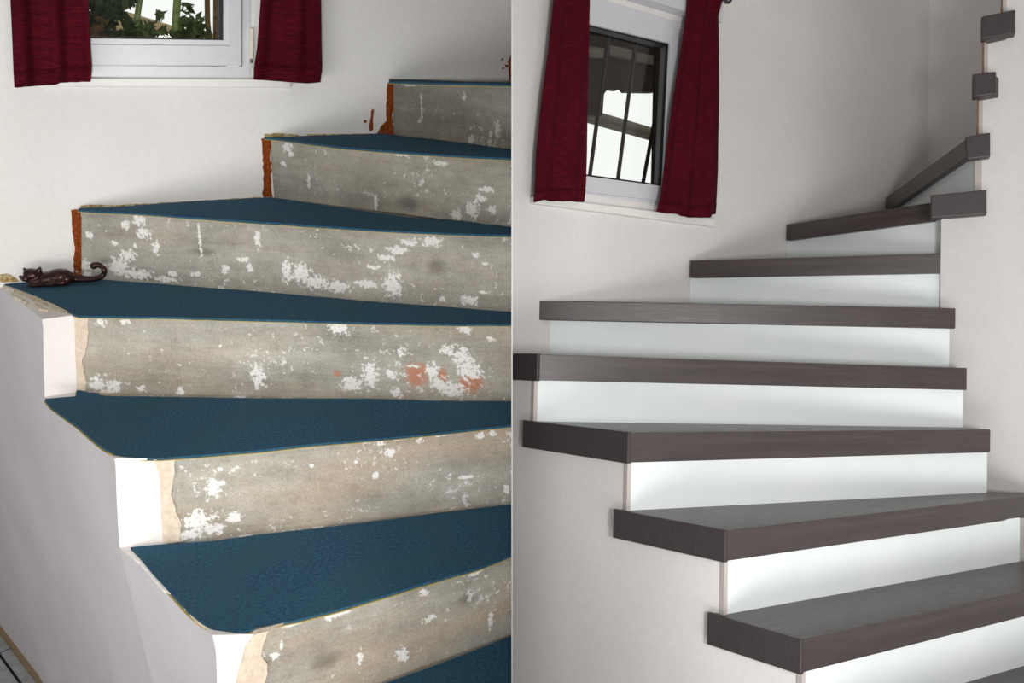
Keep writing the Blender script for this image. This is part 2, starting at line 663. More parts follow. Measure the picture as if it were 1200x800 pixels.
# steps: heights found by stepping up from the lowest tread
BASE = {1: ((450, 800), (599.0, 745)), 2: ((190, 637), (599.0, 590)), 3: ((90, 459), (599.0, 469.5)),
        4: ((92, 328), (599.0, 365)), 5: ((318, 231), (599.0, 266)), 6: ((462, 158), (599.0, 174.5))}
TOPPX = {1: ((310, 735), (599.0, 652)), 2: ((205, 537), (599.0, 499)), 3: ((92, 371), (599.0, 380)),
         4: ((92, 247), (599.0, 275)), 5: ((310, 161), (599.0, 186)), 6: ((457, 97), (599.0, 99))}
ZL = {0: -1.10}
RP = {}
for n in range(1, 7):
    a, b = LH.at(BASE[n][0], ZL[n - 1]), LH.at(BASE[n][1], ZL[n - 1])
    RP[n] = Plane(a, b)
    ZL[n] = sum(LH.on(p, RP[n]).z for p in TOPPX[n]) / 2
RP[0] = Plane(RP[1].a + Vector((0.26, -0.30, 0)), RP[1].a + Vector((0.26, -0.30, 0)) + Vector((0.86, 0.5, 0)))
XE = -0.0013                                                # the cut face at the partition

# string wall along the outer ends of the steps
side_pts = [LH.at((50, 379), ZL[3]), LH.at((52, 465), ZL[2]), LH.at((135, 541), ZL[2]), LH.at((140, 641), ZL[1]), LH.at((254, 757), ZL[1])]
mx = sum((p.x for p in side_pts)) / 5
my = sum((p.y for p in side_pts)) / 5
sxx = sum((p.x - mx) ** 2 for p in side_pts)
sxy = sum((p.x - mx) * (p.y - my) for p in side_pts)
k = sxy / sxx
SP = Plane((mx, my), (mx - 1, my - k))

# wall with its window opening, built from four blocks
OPEN_L = [(26, -420), (293, -420), (293, 91), (26, 90)]
so = [W.s(LH.on(p, W)) for p in OPEN_L]
zo = [LH.on(p, W).z for p in OPEN_L]
s_l, s_r = min(so[0], so[3]), max(so[1], so[2])
s_l, s_r = (so[0] + so[3]) / 2, so[2]
z_b, z_t = (zo[2] + zo[3]) / 2, LH.on((160, -345), W).z
s_end = W.s(Vector((XE, W.a.y + W.u.y / W.u.x * (XE - W.a.x), 0)))
s_start = W.s(Vector((-1.10, W.a.y + W.u.y / W.u.x * (-1.10 - W.a.x), 0)))
bm = bmesh.new()
s_j = W.s(SP.cross(W))
rect_on(W, s_j, s_l, ZL[3] - 0.005, 1.5, -WT, 0, bm)
rect_on(W, s_r, s_end, ZL[3] - 0.005, 1.5, -WT, 0, bm)
rect_on(W, s_l, s_r, ZL[3] - 0.005, z_b, -WT, 0, bm)
rect_on(W, s_l, s_r, z_t, 1.5, -WT, 0, bm)
rect_on(W, s_start, s_end, -H, ZL[3] - 0.005, -WT, 0, bm)
s_k = SP.s(SP.cross(W))
rect_on(SP, s_k, s_k + 2.4, ZL[3] - 0.005, 1.5, -0.1, 0, bm)
wall_l = finish('wall_left', bm, M['white_wall'], 'L', W.p(0, -H), W.u, clip=-1)
tag(wall_l, 'white plaster wall behind the bare concrete steps', 'wall', kind='structure')


def ragged(h, pl, pxs, name, mat, parent, fr, w=0.004, jag=1.2, sub=5, seed=1):
    """A flat flake with a broken outline standing a few millimetres proud of a wall."""
    rnd = random.Random(seed)
    pts = []
    n = len(pxs)
    for i in range(n):
        x0, y0 = pxs[i]
        x1, y1 = pxs[(i + 1) % n]
        ln = math.hypot(x1 - x0, y1 - y0)
        k = max(1, int(ln / sub))
        for j in range(k):
            t = j / k
            q = (x0 + (x1 - x0) * t + rnd.uniform(-jag, jag), y0 + (y1 - y0) * t + rnd.uniform(-jag, jag))
            pts.append(h.on(q, pl, w))
    bm = slab_on(pl, pts, -0.002, w)
    o = finish(name, bm, mat, fr, pts[0], pl.u, parent)
    return o


bricks = [[(82.5, 246), (93, 246), (97, 262), (96, 282), (100, 292), (96, 304), (97, 324), (86, 324), (87, 290), (84.5, 268)],
          [(307, 162), (320, 163), (316, 178), (318, 196), (318, 212), (319, 231), (308, 231), (309, 200), (308, 180)],
          [(454, 96), (461, 97), (461, 120), (460, 140), (462, 158), (452, 157), (442, 156), (447, 147), (453, 142), (453, 118)],
          [(436, 129), (438, 128), (437, 141), (437, 152), (434, 154), (433, 149)],
          [(596.5, 78), (597.5, 70), (598.7, 66), (598.7, 94), (597.6, 95)]]
for i, b in enumerate(bricks):
    ragged(LH, W, b, 'exposed_brick', M['brick'], wall_l, 'L', 0.005, 0.9 if i < 3 else 0.3, 4, i)
for i, (x, y, r) in enumerate([(428, 142, 1.6), (594, 77, 1.3), (590, 80, 1.0), (597, 73, 1.4), (589, 69, 1.0)]):
    ragged(LH, W, [(x - r, y - r), (x + r, y - r), (x + r, y + r), (x - r, y + r)], 'exposed_brick', M['brick'], wall_l, 'L', 0.004, 0.3, 4, 20 + i)
strips = [[(94, 241), (104, 240), (140, 240.5), (200, 237), (260, 233.5), (306, 231), (306, 234), (240, 238), (170, 243), (94, 245)],
          [(310, 157.5), (322, 156), (340, 157), (350, 158), (350, 161), (310, 161)],
          [(360, 157.4), (400, 156.9), (436, 156.4), (436, 158), (400, 158.4), (360, 159)],
          [(456, 92), (500, 93.4), (560, 95.7), (597, 96.2), (597, 97.5), (500, 95.5), (456, 93.5)],
          [(0, 322), (8, 321), (18, 326), (22, 330), (0, 331)]]
for i, b in enumerate(strips):
    ragged(LH, W, b, 'glue_residue', M['residue'], wall_l, 'L', 0.004, 0.5 if i < 2 else 0.25, 6, 40 + i)

base1, base2 = LH.at((0, 737), FLOOR_L), LH.at((48, 800), FLOOR_L)
s1, s2 = SP.s(base1), SP.s(base2)


def foot(s):
    # the wall meets the floor a little behind its own plane
    t = (max(s, s2) - s1) / (s2 - s1)
    q = lerp(base1, base2, t)
    q = q + SP.u * (s - SP.s(q))
    return Vector((q.x, q.y, FLOOR_L))


outer_px = [(-60, 296), (0, 338), (25, 355), (44, 369), (49, 374), (50.5, 382), (51, 420), (52.5, 465), (75, 485), (105, 512), (128, 531), (134, 537), (135.5, 545),
            (137, 590), (140, 641), (180, 677), (215, 709), (240, 734), (249, 744), (253, 757), (254.5, 800), (257, 860), (345, 960), (347, 1100)]
inner = {4: (84, 369.5, 3), 5: (86.5, 371.5, 3), 6: (88, 420, 3), 7: (89.5, 459, 3), 11: (180, 537, 2), 12: (186, 553, 2), 13: (188, 600, 2), 14: (190.5, 638, 2),
         18: (298, 743, 1), 19: (286, 758, 1), 20: (277, 800, 1), 21: (270, 860, 1)}
outp, inp = [], []
LEVEL = {0: 3, 1: 3, 2: 3, 3: 3, 4: 3, 8: 2, 9: 2, 10: 2, 11: 2, 14: 1, 15: 1, 16: 1, 17: 1, 18: 1}
inward = -SP.n
for i, p in enumerate(outer_px):
    if i in inner:
        x, y, n = inner[i]
        q = LH.on(p, RP[n])                 # the face seen in front
        r = LH.on((x, y), RP[n])
    else:
        q = LH.at(p, ZL[LEVEL[i]] - 0.002) if i in LEVEL else LH.on(p, SP)
        r = q + inward * 0.10
    outp.append(q)
    inp.append(r)
for sv in (s2, s1, s1 + 1.0):
    far = SP.p(sv, ZL[3] - 0.002)
    outp.insert(0, far)
    inp.insert(0, far + inward * 0.10)
bm = bmesh.new()
vo = [bm.verts.new(p) for p in outp]
vi = [bm.verts.new(p) for p in inp]
fs = [max(SP.s(p) for p in outp[i:]) if s1 > 0 else min(SP.s(p) for p in outp[i:]) for i in range(len(outp))]
fo = [bm.verts.new(foot(v)) for v in fs]
fi = [bm.verts.new(foot(v) + inward * 0.10) for v in fs]
for i in range(len(outp) - 1):
    j = i + 1
    bm.faces.new((vo[i], vo[j], fo[j], fo[i])).material_index = 0
    bm.faces.new((vo[i], vi[i], vi[j], vo[j])).material_index = 1
    bm.faces.new((vi[i], fi[i], fi[j], vi[j])).material_index = 1
for i in (0, len(outp) - 1):
    bm.faces.new((vo[i], vi[i], fi[i], fo[i]))
wall_f = finish('wall_front', bm, [M['string_wall'], M['fresh_plaster']], 'L', foot(0), SP.u, soft=50)
tag(wall_f, 'plastered string wall, its grey deepened for shade, under the blue carpeted steps', 'wall', kind='structure')

# crumbly plaster along the top of the string wall
def crumbs(px, z, name, mat, parent, seed, jag=1.0, th=0.004):
    rnd = random.Random(seed)
    pts = []
    n = len(px)
    for i in range(n):
        x0, y0 = px[i]
        x1, y1 = px[(i + 1) % n]
        kk = max(1, int(math.hypot(x1 - x0, y1 - y0) / 6))
        for j in range(kk):
            t = j / kk
            pts.append(LH.at((x0 + (x1 - x0) * t + rnd.uniform(-jag, jag), y0 + (y1 - y0) * t + rnd.uniform(-jag, jag)), z + th))
    bm = bmesh.new()
    loft(bm, [p - Vector((0, 0, th + 0.002)) for p in pts], pts)
    return finish(name, bm, mat, 'L', pts[0], (1, 0, 0), parent)


crumbs([(3, 333), (30, 342), (58, 354), (80, 365), (78, 366), (55, 356.5), (28, 344.5), (4, 335)], ZL[3], 'plaster_crust', M['crust'], wall_f, 3, 0.4)
crumbs([(12, 343), (22, 346), (34, 353), (30, 354), (17, 348)], ZL[3], 'plaster_crust', M['crust'], wall_f, 5, 0.7)
crumbs([(38, 354), (50, 358), (56, 363), (46, 361)], ZL[3], 'plaster_crust', M['mortar'], wall_f, 6, 0.7)
crumbs([(216, 713), (222, 709), (240, 729), (258, 741), (250, 742), (234, 731)], ZL[1], 'plaster_crust', M['mortar'], wall_f, 7)
crumbs([(150, 645), (156, 645), (190, 682), (200, 694), (192, 690), (172, 668)], ZL[1], 'plaster_crust', M['fresh_plaster'], wall_f, 8)
crumbs([(126, 529), (138, 534.5), (150, 537.5), (142, 538), (134, 535)], ZL[2], 'plaster_crust', M['backing'], wall_f, 9, 0.4)

# skirting along the floor
bm = bmesh.new()
d = (base2 - base1).normalized()
q0, q1 = base1 - d * 0.5, base2 + d * 1.6
nn = Vector((d.y, -d.x, 0))
nn = nn if nn.dot(Vector((0, 0, 0)) - base1) > 0 else -nn
for (w0, w1, z1) in ((0.0, 0.012, 0.035),):
    loft(bm, [q0 + nn * w0, q1 + nn * w0, q1 + nn * w1, q0 + nn * w1], [p + Vector((0, 0, z1)) for p in (q0 + nn * w0, q1 + nn * w0, q1 + nn * w1, q0 + nn * w1)])
bb = finish('baseboard_left', bm, M['skirting'], 'L', q0, d)
tag(bb, 'narrow brown skirting strip where string wall meets tiles', 'skirting', kind='structure')

# floor tiles: a slim border row, then whole tiles
Lt = (LH.at((0, 765), FLOOR_L), LH.at((24, 800), FLOOR_L))
td = d
tn = nn
w_border = (Lt[0] - base1).dot(tn)
g = 0.006
rows = [(0.013, max(w_border, 0.06) - g)] + [(max(w_border, 0.06) + k * 0.33 + g, max(w_border, 0.06) + (k + 1) * 0.33 - g) for k in range(7)]
tile_mesh = {}
cross0 = LH.at((10, 760), FLOOR_L)
sc0 = (cross0 - base1).dot(td)
for ri, (w0, w1) in enumerate(rows):
    for ci in range(-4, 6):
        a0 = sc0 + ci * 0.33 + g
        a1 = sc0 + (ci + 1) * 0.33 - g
        c0 = base1 + td * a0 + tn * w0
        bm = bmesh.new()
        pts = [c0, base1 + td * a1 + tn * w0, base1 + td * a1 + tn * w1, base1 + td * a0 + tn * w1]
        loft(bm, [Vector((p.x, p.y, FLOOR_L - 0.01)) for p in pts], [Vector((p.x, p.y, FLOOR_L)) for p in pts])
        key = ri > 0
        if key in tile_mesh:
            o = bpy.data.objects.new('tile', tile_mesh[key])
            C.objects.link(o)
            x = td
            B = Matrix.Translation(c0) @ Matrix((x, Vector((0, 0, 1)).cross(x), Vector((0, 0, 1)))).transposed().to_4x4()
            place(o, ML @ B, floor)
            bm.free()
        else:
            o = finish('tile', bm, M['tile'], 'L', c0, td, floor)
            tile_mesh[key] = o.data

# ------------------------------------------------------------------ LEFT HALF: bare concrete stairs
CARPET = {
    6: dict(back=[(456, 92.5), (480, 92.8), (500, 93.5), (540, 95.2), (570, 96), (599, 96.5)],
            front=[(456, 95.5), (480, 96.2), (500, 96.8), (540, 97.6), (570, 98.4), (599, 99)]),
    5: dict(back=[(309, 159.5), (325, 158.6), (345, 158), (400, 157.5), (430, 157), (447, 156), (464, 158.5), (500, 162.5), (540, 167), (599, 175)],
            front=[(309, 161), (325, 162.6), (345, 165), (400, 172.3), (440, 175.6), (480, 178.6), (520, 181.4), (560, 183.6), (599, 185.3)]),
    4: dict(back=[(92, 244), (110, 243), (135, 242.5), (180, 239), (240, 235), (300, 232), (316, 231), (350, 236), (400, 243), (440, 249), (480, 254.5), (540, 258.5), (599, 266)],
            front=[(92, 246), (110, 247.3), (150, 249), (190, 251.6), (220, 254), (260, 257), (300, 259.6), (340, 262), (370, 264.4), (440, 269), (520, 273), (560, 274.5), (599, 275)]),
    3: dict(back=[(0, 329), (28, 328), (60, 326.5), (92, 326), (122, 326.5), (150, 328), (200, 333.5), (250, 337.5), (300, 341), (380, 348), (450, 354.5), (530, 360), (599, 365.5)],
            front=[(0, 331), (18, 337), (40, 345.5), (60, 353), (74, 360), (85, 367.5), (94, 370), (120, 370.4), (200, 371.2), (260, 373), (300, 374), (380, 376.4), (450, 378.2), (540, 379.6), (599, 379.3)]),
    2: dict(back=[(53, 467), (70, 465.5), (89, 464), (90, 455.5), (104, 460), (122, 463.5), (200, 464.8), (300, 466.4), (430, 467), (480, 468.6), (540, 470), (599, 470)],
            front=[(53, 468.5), (60, 477), (75, 488), (92, 500), (108, 514), (122, 525), (138, 533.5), (152, 537), (190, 536.3), (240, 532.6), (300, 527.6), (360, 520.6), (410, 516.6), (500, 508.6), (560, 502), (599, 498)]),
    1: dict(back=[(153, 641), (190, 637.5), (250, 633.5), (300, 626.5), (400, 615.5), (480, 605.5), (540, 598), (599, 590.5)],
            front=[(153, 642), (166, 656), (180, 673), (195, 689), (210, 705), (222, 718), (236, 729.5), (252, 739), (268, 743), (285, 740), (300, 735.5), (350, 725.5), (400, 712.5), (450, 697.5), (500, 682.5), (560, 665.5), (599, 650.5)]),
    0: dict(back=[(430, 808), (455, 799), (500, 783), (550, 764), (599, 745)],
            front=[(430, 810), (410, 850), (440, 880), (500, 892), (599, 860)]),
}
CT = 0.006


def to_px(h, p):
    v = sum((h.ax[i] * p[i] for i in range(3)), Vector())
    return (600 + F * v.x / v.z, 400 - F * v.y / v.z)


CARPET[0]['front'] = [to_px(LH, RP[0].p(s, ZL[0] + CT) - RP[0].n * o) for s, o in ((-0.12, 0.24), (-0.13, 0.06), (-0.09, 0.004))] + [(599, to_px(LH, Vector((XE, RP[0].a.y + RP[0].u.y / RP[0].u.x * (XE - RP[0].a.x), ZL[0] + CT)))[1])]


def zf(h):
    return h


# paint patches seen on each riser: pixel centre and half sizes
WHITE = {
    6: [(494, 124, 1.2, 17), (544, 113, 2, 4), (552, 164, 4, 5), (583, 152, 3, 9), (575, 157, 2, 3), (492, 142, 2, 3), (480, 100, 9, 1.5)],
    5: [(337, 172, 5, 6), (341, 180, 3, 3), (332, 192, 3, 3), (362, 212, 2, 8), (440, 236, 2, 9), (553, 246, 7, 9), (535, 252, 6, 6), (577, 246, 5, 4), (562, 232, 6, 5), (468, 181, 3, 2),
        (476, 181, 3, 3), (515, 191, 8, 3), (598, 258, 2, 4), (570, 222, 8, 3)],
    4: [(163, 258, 6, 6), (147, 264, 5, 4), (168, 273, 9, 5), (105, 275, 4, 4), (134, 285, 4, 3), (158, 287, 2, 3), (183, 290, 4, 7), (150, 299, 8, 6), (139, 312, 10, 9), (160, 321, 18, 5), (195, 327, 12, 3),
        (234, 280, 1.6, 18), (203, 321, 5, 4), (230, 321, 5, 3), (264, 314, 4, 5), (285, 304, 6, 3), (293, 314, 3, 5), (302, 280, 3, 9), (336, 318, 5, 12), (352, 320, 10, 10), (370, 331, 14, 7), (397, 336, 12, 6),
        (430, 333, 14, 4), (460, 334, 9, 13), (452, 302, 9, 4), (466, 293, 10, 4), (480, 284, 9, 4), (506, 283, 12, 5), (437, 313, 7, 2), (557, 298, 3, 3), (569, 309, 3, 2), (567, 343, 5, 2), (550, 352, 10, 5),
        (519, 351, 4, 3), (100, 312, 5, 9), (104, 322, 5, 4)],
    3: [(434, 438, 8, 15), (413, 450, 11, 8), (470, 413, 3, 6), (525, 410, 9, 5), (541, 418, 10, 10), (549, 433, 12, 12), (506, 434, 7, 8), (516, 450, 10, 8), (530, 457, 14, 8), (464, 459, 5, 5), (458, 438, 5, 5),
        (484, 429, 8, 1.5), (115, 450, 8, 8), (134, 452, 8, 6), (126, 459, 10, 3), (165, 456, 5, 4), (112, 443, 3, 3), (212, 459, 4, 5), (258, 405, 2, 2), (302, 440, 7, 12), (397, 384, 11, 6), (545, 383, 8, 7),
        (575, 397, 4, 3), (118, 378, 5, 4), (146, 377, 5, 3)],
    2: [(250, 571, 8, 9), (257, 566, 5, 4), (232, 612, 16, 12), (222, 627, 16, 6), (275, 606, 8, 6), (252, 620, 10, 5), (457, 530, 5, 5), (562, 511, 5, 3), (578, 507, 5, 3), (440, 556, 3, 5), (547, 559, 9, 2),
        (493, 515, 5, 3), (445, 519, 5, 3), (417, 541, 2, 2), (365, 546, 2, 2), (593, 574, 3, 6), (258, 550, 3, 2), (522, 508, 12, 2), (270, 531, 10, 2)],
    1: [(398, 717, 14, 5), (386, 722, 6, 4), (342, 731, 8, 3), (471, 767, 6, 8), (422, 771, 3, 8), (503, 725, 6, 4), (575, 727, 2.5, 10), (497, 694, 4, 4), (330, 757, 2, 5), (322, 768, 4, 4), (557, 671, 8, 3), (430, 703, 6, 2)],
    0: [(520, 900, 8, 8)],
}
RUST = {3: [(487, 438, 13, 12), (519, 441, 5, 10), (551, 449, 14, 11), (395, 438, 4, 3)]}
DARKB = {4: [(512, 313, 10, 9), (237, 295, 14, 4)], 1: [(547, 702, 9, 7), (382, 774, 16, 9)], 5: [(478, 238, 12, 8)]}
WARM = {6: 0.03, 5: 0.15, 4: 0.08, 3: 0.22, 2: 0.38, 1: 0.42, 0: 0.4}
TONE = {6: 0.74, 5: 0.88, 4: 0.96, 3: 1.0, 2: 1.03, 1: 1.0, 0: 1.0}  # upper risers' dimmer flash put into the colour, top one darker concrete too

stairs_l = thing('concrete_staircase', 'L', (-0.35, 1.5, -H), 'bare winding concrete staircase splashed with white paint and laid with blue carpet', 'staircase')
SPI = SP.shift(-0.085)
jn = SPI.cross(W, 0, 0.0)
for n in range(0, 7):
    pl = RP[n]
    if n:
        xs = {1: 298, 2: 183, 3: 86, 4: 95.5, 5: 316.5, 6: 461.5}[n]
        fr_px = [(xs, poly_y(CARPET[n]['front'], xs))] + [p for p in CARPET[n]['front'] if p[0] > xs + 1]
        tops = [LH.on((p[0], p[1] + 2.2), pl) for p in fr_px]
        tops[-1].x = XE
        zlow = ZL[n - 1] - 0.001
        bl_ = LH.on({1: (309, 850), 2: (210, 636), 3: (100, 461), 4: (95.5, 328), 5: (315, 231), 6: (461, 158)}[n], pl)
        t0, t1, b0 = pl.s(tops[0]), pl.s(tops[-1]), pl.s(bl_)
        bots = [pl.p(b0 + (pl.s(p) - t0) * (t1 - b0) / (t1 - t0), zlow) for p in tops]
        bots[-1].x = XE
    else:
        tops = [pl.p(-0.14, ZL[0]), Vector((XE, pl.a.y + pl.u.y / pl.u.x * (XE - pl.a.x), ZL[0]))]
        zlow = -H
        bots = [Vector((p.x, p.y, zlow)) for p in tops]
    zt = ZL[n] - 0.001
    wr = Vector((XE, W.a.y + W.u.y / W.u.x * (XE - W.a.x), 0)) + W.n * 0.002
    back = [Vector((XE, wr.y, zt))]
    if n >= 4:
        s = W.s(tops[0])
        q = W.p(s + 0.002, zt, 0.002)
        back.append(q)
    else:
        back.append(Vector((jn.x + 0.01, jn.y, zt)))
        q = SPI.cross(pl) if n else pl.p(-0.15, 0) - pl.n * 0.25
        back.append(Vector((q.x, q.y, zt)) + pl.n * -0.03)
    ring_t = tops + back
    ring_b = bots + [Vector((p.x, p.y, zlow)) for p in back]
    bm = bmesh.new()
    loft(bm, ring_b, ring_t)
    org = bots[0]
    ux = (bots[-1] - bots[0]).normalized()

    def conv(lst):
        out = []
        for (x, y, a, b) in lst:
            p = LH.on((x, y), pl)
            q = LH.on((x + a, y), pl)
            r = LH.on((x, y + b), pl)
            out.append(((p - org).dot(ux), p.z - org.z, max((q - p).length, 0.002), max(abs(r.z - p.z), 0.002)))
        return out
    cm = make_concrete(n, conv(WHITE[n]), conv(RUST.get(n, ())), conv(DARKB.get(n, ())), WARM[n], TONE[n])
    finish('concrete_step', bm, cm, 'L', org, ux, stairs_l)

for n, edge in {3: ([(87, 371.5), (88.5, 420), (90, 458)], [(102, 372.5), (103, 385), (101.5, 405), (96, 425), (99, 440), (101, 450), (99.5, 461)]),
                2: ([(180, 538.5), (187, 556), (188.5, 600), (191, 637)], [(205, 537.5), (203.5, 560), (201, 580), (206, 600), (213, 612), (210, 635)]),
                1: ([(299, 743), (288, 758), (277, 800), (270, 850)], [(315, 739), (310, 752), (306, 768), (314, 778), (311, 800), (308, 850)])}.items():
    px = edge[0] + edge[1][::-1]
    rnd = random.Random(n)
    pts = []
    for i in range(len(px)):
        (x0, y0), (x1, y1) = px[i], px[(i + 1) % len(px)]
        for j in range(4):
            t = j / 4
            jg = 0.0 if i < len(edge[0]) - 1 else 1.0
            pts.append(LH.on((x0 + (x1 - x0) * t + rnd.uniform(-jg, jg), y0 + (y1 - y0) * t), RP[n], 0.004))
    finish('mortar_strip', slab_on(RP[n], pts, -0.02, 0.004), M['mortar'], 'L', pts[0], RP[n].u, stairs_l)

CARPET_LABEL = {
    6: 'thin edge of blue carpet on the topmost bare concrete step',
    5: 'narrow blue carpet wedge on the second highest concrete step',
    4: 'blue carpet wedge on the step just above the bronze cat',
    3: 'blue carpet piece on the step where the bronze cat lies',
    2: 'blue carpet piece on the step just below the bronze cat',
    1: 'large dark blue carpet piece with rounded corner on the second lowest visible step',
    0: 'blue carpet corner on the lowest step at the bottom of the bare stairs',
}
for n, c in CARPET.items():
    zt = ZL[n]

    def up(px, dz):
        p = LH.at(px, zt + dz)
        if px[0] >= 598:
            p.x = XE
        return p
    ring = c['front'] + c['back'][::-1]
    # even out: finer outline for a softly cut edge
    fine = []
    rnd = random.Random(100 + n)
    for i in range(len(ring)):
        (x0, y0), (x1, y1) = ring[i], ring[(i + 1) % len(ring)]
        kk = max(1, int(math.hypot(x1 - x0, y1 - y0) / 14))
        for j in range(kk):
            t = j / kk
            jj = 0.25 if (j and n > 0) else 0
            fine.append((x0 + (x1 - x0) * t, y0 + (y1 - y0) * t + rnd.uniform(-jj, jj)))
    top = [up(p, CT) for p in fine]
    bm = bmesh.new()
    loft(bm, [p - Vector((0, 0, CT * 0.75)) for p in top], top)
    root = finish('carpet_piece', bm, M['carpet'], 'L', top[0], (1, 0, 0))
    tag(root, CARPET_LABEL[n], 'carpet', 'blue carpet pieces on the concrete steps')
    cen = sum(top, Vector()) / len(top)
    bm = bmesh.new()
    bt = []
    for p in top:
        dd = Vector((p.x - cen.x, p.y - cen.y, 0))
        q = p + dd.normalized() * (0.0035 if n else 0)
        if p.x > -0.02:
            q.x = p.x
        bt.append(Vector((q.x, q.y, zt + CT * 0.25)))
    loft(bm, [p - Vector((0, 0, CT * 0.2)) for p in bt], bt)
    tag(finish('backing', bm, M['backing'], 'L', bt[0], (1, 0, 0), root), 'yellowed woven backing showing at the cut edge')

# ------------------------------------------------------------------ bronze cat
cat_base = LH.at((75.5, 333.5), ZL[3] + CT)
cs = cat_base.dot(Vector((0, math.cos(PITCH), -math.sin(PITCH)))) / F
wdir = Vector((1, 0.12, 0)).normalized()
bm = bmesh.new()


def blob(x, z, rx, ry, rz, y=0.0, tilt=0.0):
    mm = Matrix.Translation((x, y, z)) @ Matrix.Rotation(tilt, 4, 'Y') @ Matrix.Diagonal((rx, ry, rz, 1))
    bmesh.ops.create_uvsphere(bm, u_segments=20, v_segments=14, radius=1.0, matrix=mm)


def cx(v):
    return (v - 590) / 10 * cs


def cz(v):
    return (382 - v) / 10 * cs


s10 = cs / 10
blob(cx(300), cz(315), 115 * s10, 95 * s10, 66 * s10)                        # chest
blob(cx(420), cz(300), 140 * s10, 100 * s10, 80 * s10, 0, -0.15)
blob(cx(545), cz(284), 150 * s10, 105 * s10, 92 * s10)                       # belly and back
blob(cx(625), cz(305), 100 * s10, 100 * s10, 74 * s10)                       # rump
blob(cx(580), cz(335), 90 * s10, 60 * s10, 44 * s10, -80 * s10)              # hind leg
blob(cx(470), cz(345), 95 * s10, 45 * s10, 30 * s10, -88 * s10, 0.05)
blob(cx(330), cz(352), 120 * s10, 40 * s10, 26 * s10, -80 * s10)             # front paw
blob(cx(262), cz(248), 98 * s10, 80 * s10, 72 * s10, -20 * s10, 0.35)        # head
blob(cx(195), cz(285), 50 * s10, 46 * s10, 36 * s10, -50 * s10, 0.3)         # muzzle
for (ex, ez, ax, az) in ((205, 212, -26, 46), (338, 205, 24, 46), (150, 285, -40, 24)):
    p0 = Vector((cx(ex), -10 * s10, cz(ez)))
    tip = p0 + Vector((ax * s10, -6 * s10, az * s10))
    tube(bm, [p0 - (tip - p0) * 0.5, p0, tip], [42 * s10, 34 * s10, 9 * s10], 12)
tail_px = [(660, 318, 44), (720, 322, 40), (790, 326, 36), (860, 330, 33), (930, 328, 31), (990, 312, 30), (1034, 282, 30), (1054, 244, 30), (1048, 204, 30), (1022, 174, 29), (984, 158, 28), (950, 158, 28), (938, 176, 29)]
tube(bm, [Vector((cx(x), 20 * s10, cz(z))) for x, z, r in tail_px], [r * 1.12 * s10 for x, z, r in tail_px], 14)
blob(cx(942), cz(170), 44 * s10, 38 * s10, 40 * s10, 20 * s10)
org = cat_base
R3 = Matrix((wdir, Vector((0, 0, 1)).cross(wdir), Vector((0, 0, 1)))).transposed().to_4x4()
bm.transform(Matrix.Translation(org) @ R3)
cat = finish('cat_figurine', bm, M['bronze'], 'L', org, wdir, smooth=True)
rm = cat.modifiers.new('remesh', 'REMESH')
rm.mode = 'VOXEL'
rm.voxel_size = 0.0016
rm.use_smooth_shade = True
sm = cat.modifiers.new('smooth', 'SMOOTH')
sm.iterations = 3
sm.factor = 0.5
tag(cat, 'small dark bronze lying cat with curled tail on the blue carpet', 'figurine')

# ------------------------------------------------------------------ LEFT HALF: window, curtains, garden
win = thing('window_1', 'L', W.p((s_l + s_r) / 2, z_b), 'white plastic window above the bare concrete stairs', 'window', kind='structure')


def win_part(h, fr, pl, name, mat, parent, pxs, w0, w1, bevel=0.0, label=None):
    bm = px_slab(h, pl, pxs, w0, w1)
    o = finish(name, bm, mat, fr, h.on(pxs[0], pl, w1), pl.u, parent, bevel)
    if label:
        tag(o, label)
    return o


TOPY = -330
bm = bmesh.new()
px_slab(LH, W, [(26, 77), (293, 78), (293, 91.5), (26, 90)], -0.06, 0.004, bm)
px_slab(LH, W, [(284, TOPY), (293, TOPY), (293, 78), (284, 78)], -0.06, 0.004, bm)
px_slab(LH, W, [(26, TOPY), (36, TOPY), (36, 77), (26, 77)], -0.06, 0.004, bm)
px_slab(LH, W, [(26, TOPY - 15), (293, TOPY - 15), (293, TOPY), (26, TOPY)], -0.06, 0.004, bm)
fr1 = finish('frame', bm, M['pvc'], 'L', LH.on((26, 77), W), W.u, win)
bm = bmesh.new()
px_slab(LH, W, [(37, 51), (269, 53.5), (283.5, 77.2), (37, 76.2)], -0.05, 0.014, bm)
px_slab(LH, W, [(269, TOPY), (283.5, TOPY), (283.5, 77.2), (269, 53.5)], -0.05, 0.014, bm)
px_slab(LH, W, [(37, TOPY), (52, TOPY), (52, 51), (37, 76.2)], -0.05, 0.014, bm)
sash = finish('sash', bm, M['pvc'], 'L', LH.on((37, 60), W), W.u, win, 0.0015)
bm = bmesh.new()
px_slab(LH, W, [(50, 44), (262, 47), (269.5, 54), (50, 51)], -0.05, 0.006, bm)
px_slab(LH, W, [(262, TOPY), (269.5, TOPY), (269.5, 54), (262, 47)], -0.05, 0.006, bm)
finish('glazing_bead', bm, M['pvc'], 'L', LH.on((50, 44), W), W.u, win, 0.001)
bm = bmesh.new()
px_slab(LH, W, [(50, 41.5), (262, 45.6), (262, 47.2), (50, 44.2)], -0.045, -0.006, bm)
px_slab(LH, W, [(257, TOPY), (262, TOPY), (262, 46.5), (257, 46)], -0.045, -0.006, bm)
finish('rubber_seal', bm, M['seal'], 'L', LH.on((50, 42), W), W.u, win)
win_part(LH, 'L', W, 'pane', M['glass'], win, [(40, TOPY), (262, TOPY), (262, 47), (40, 44)], -0.034, -0.03)
bm = bmesh.new()
px_slab(LH, W, [(292.6, 33), (297.2, 33), (297.2, 69), (292.6, 69)], 0.0, 0.016, bm)
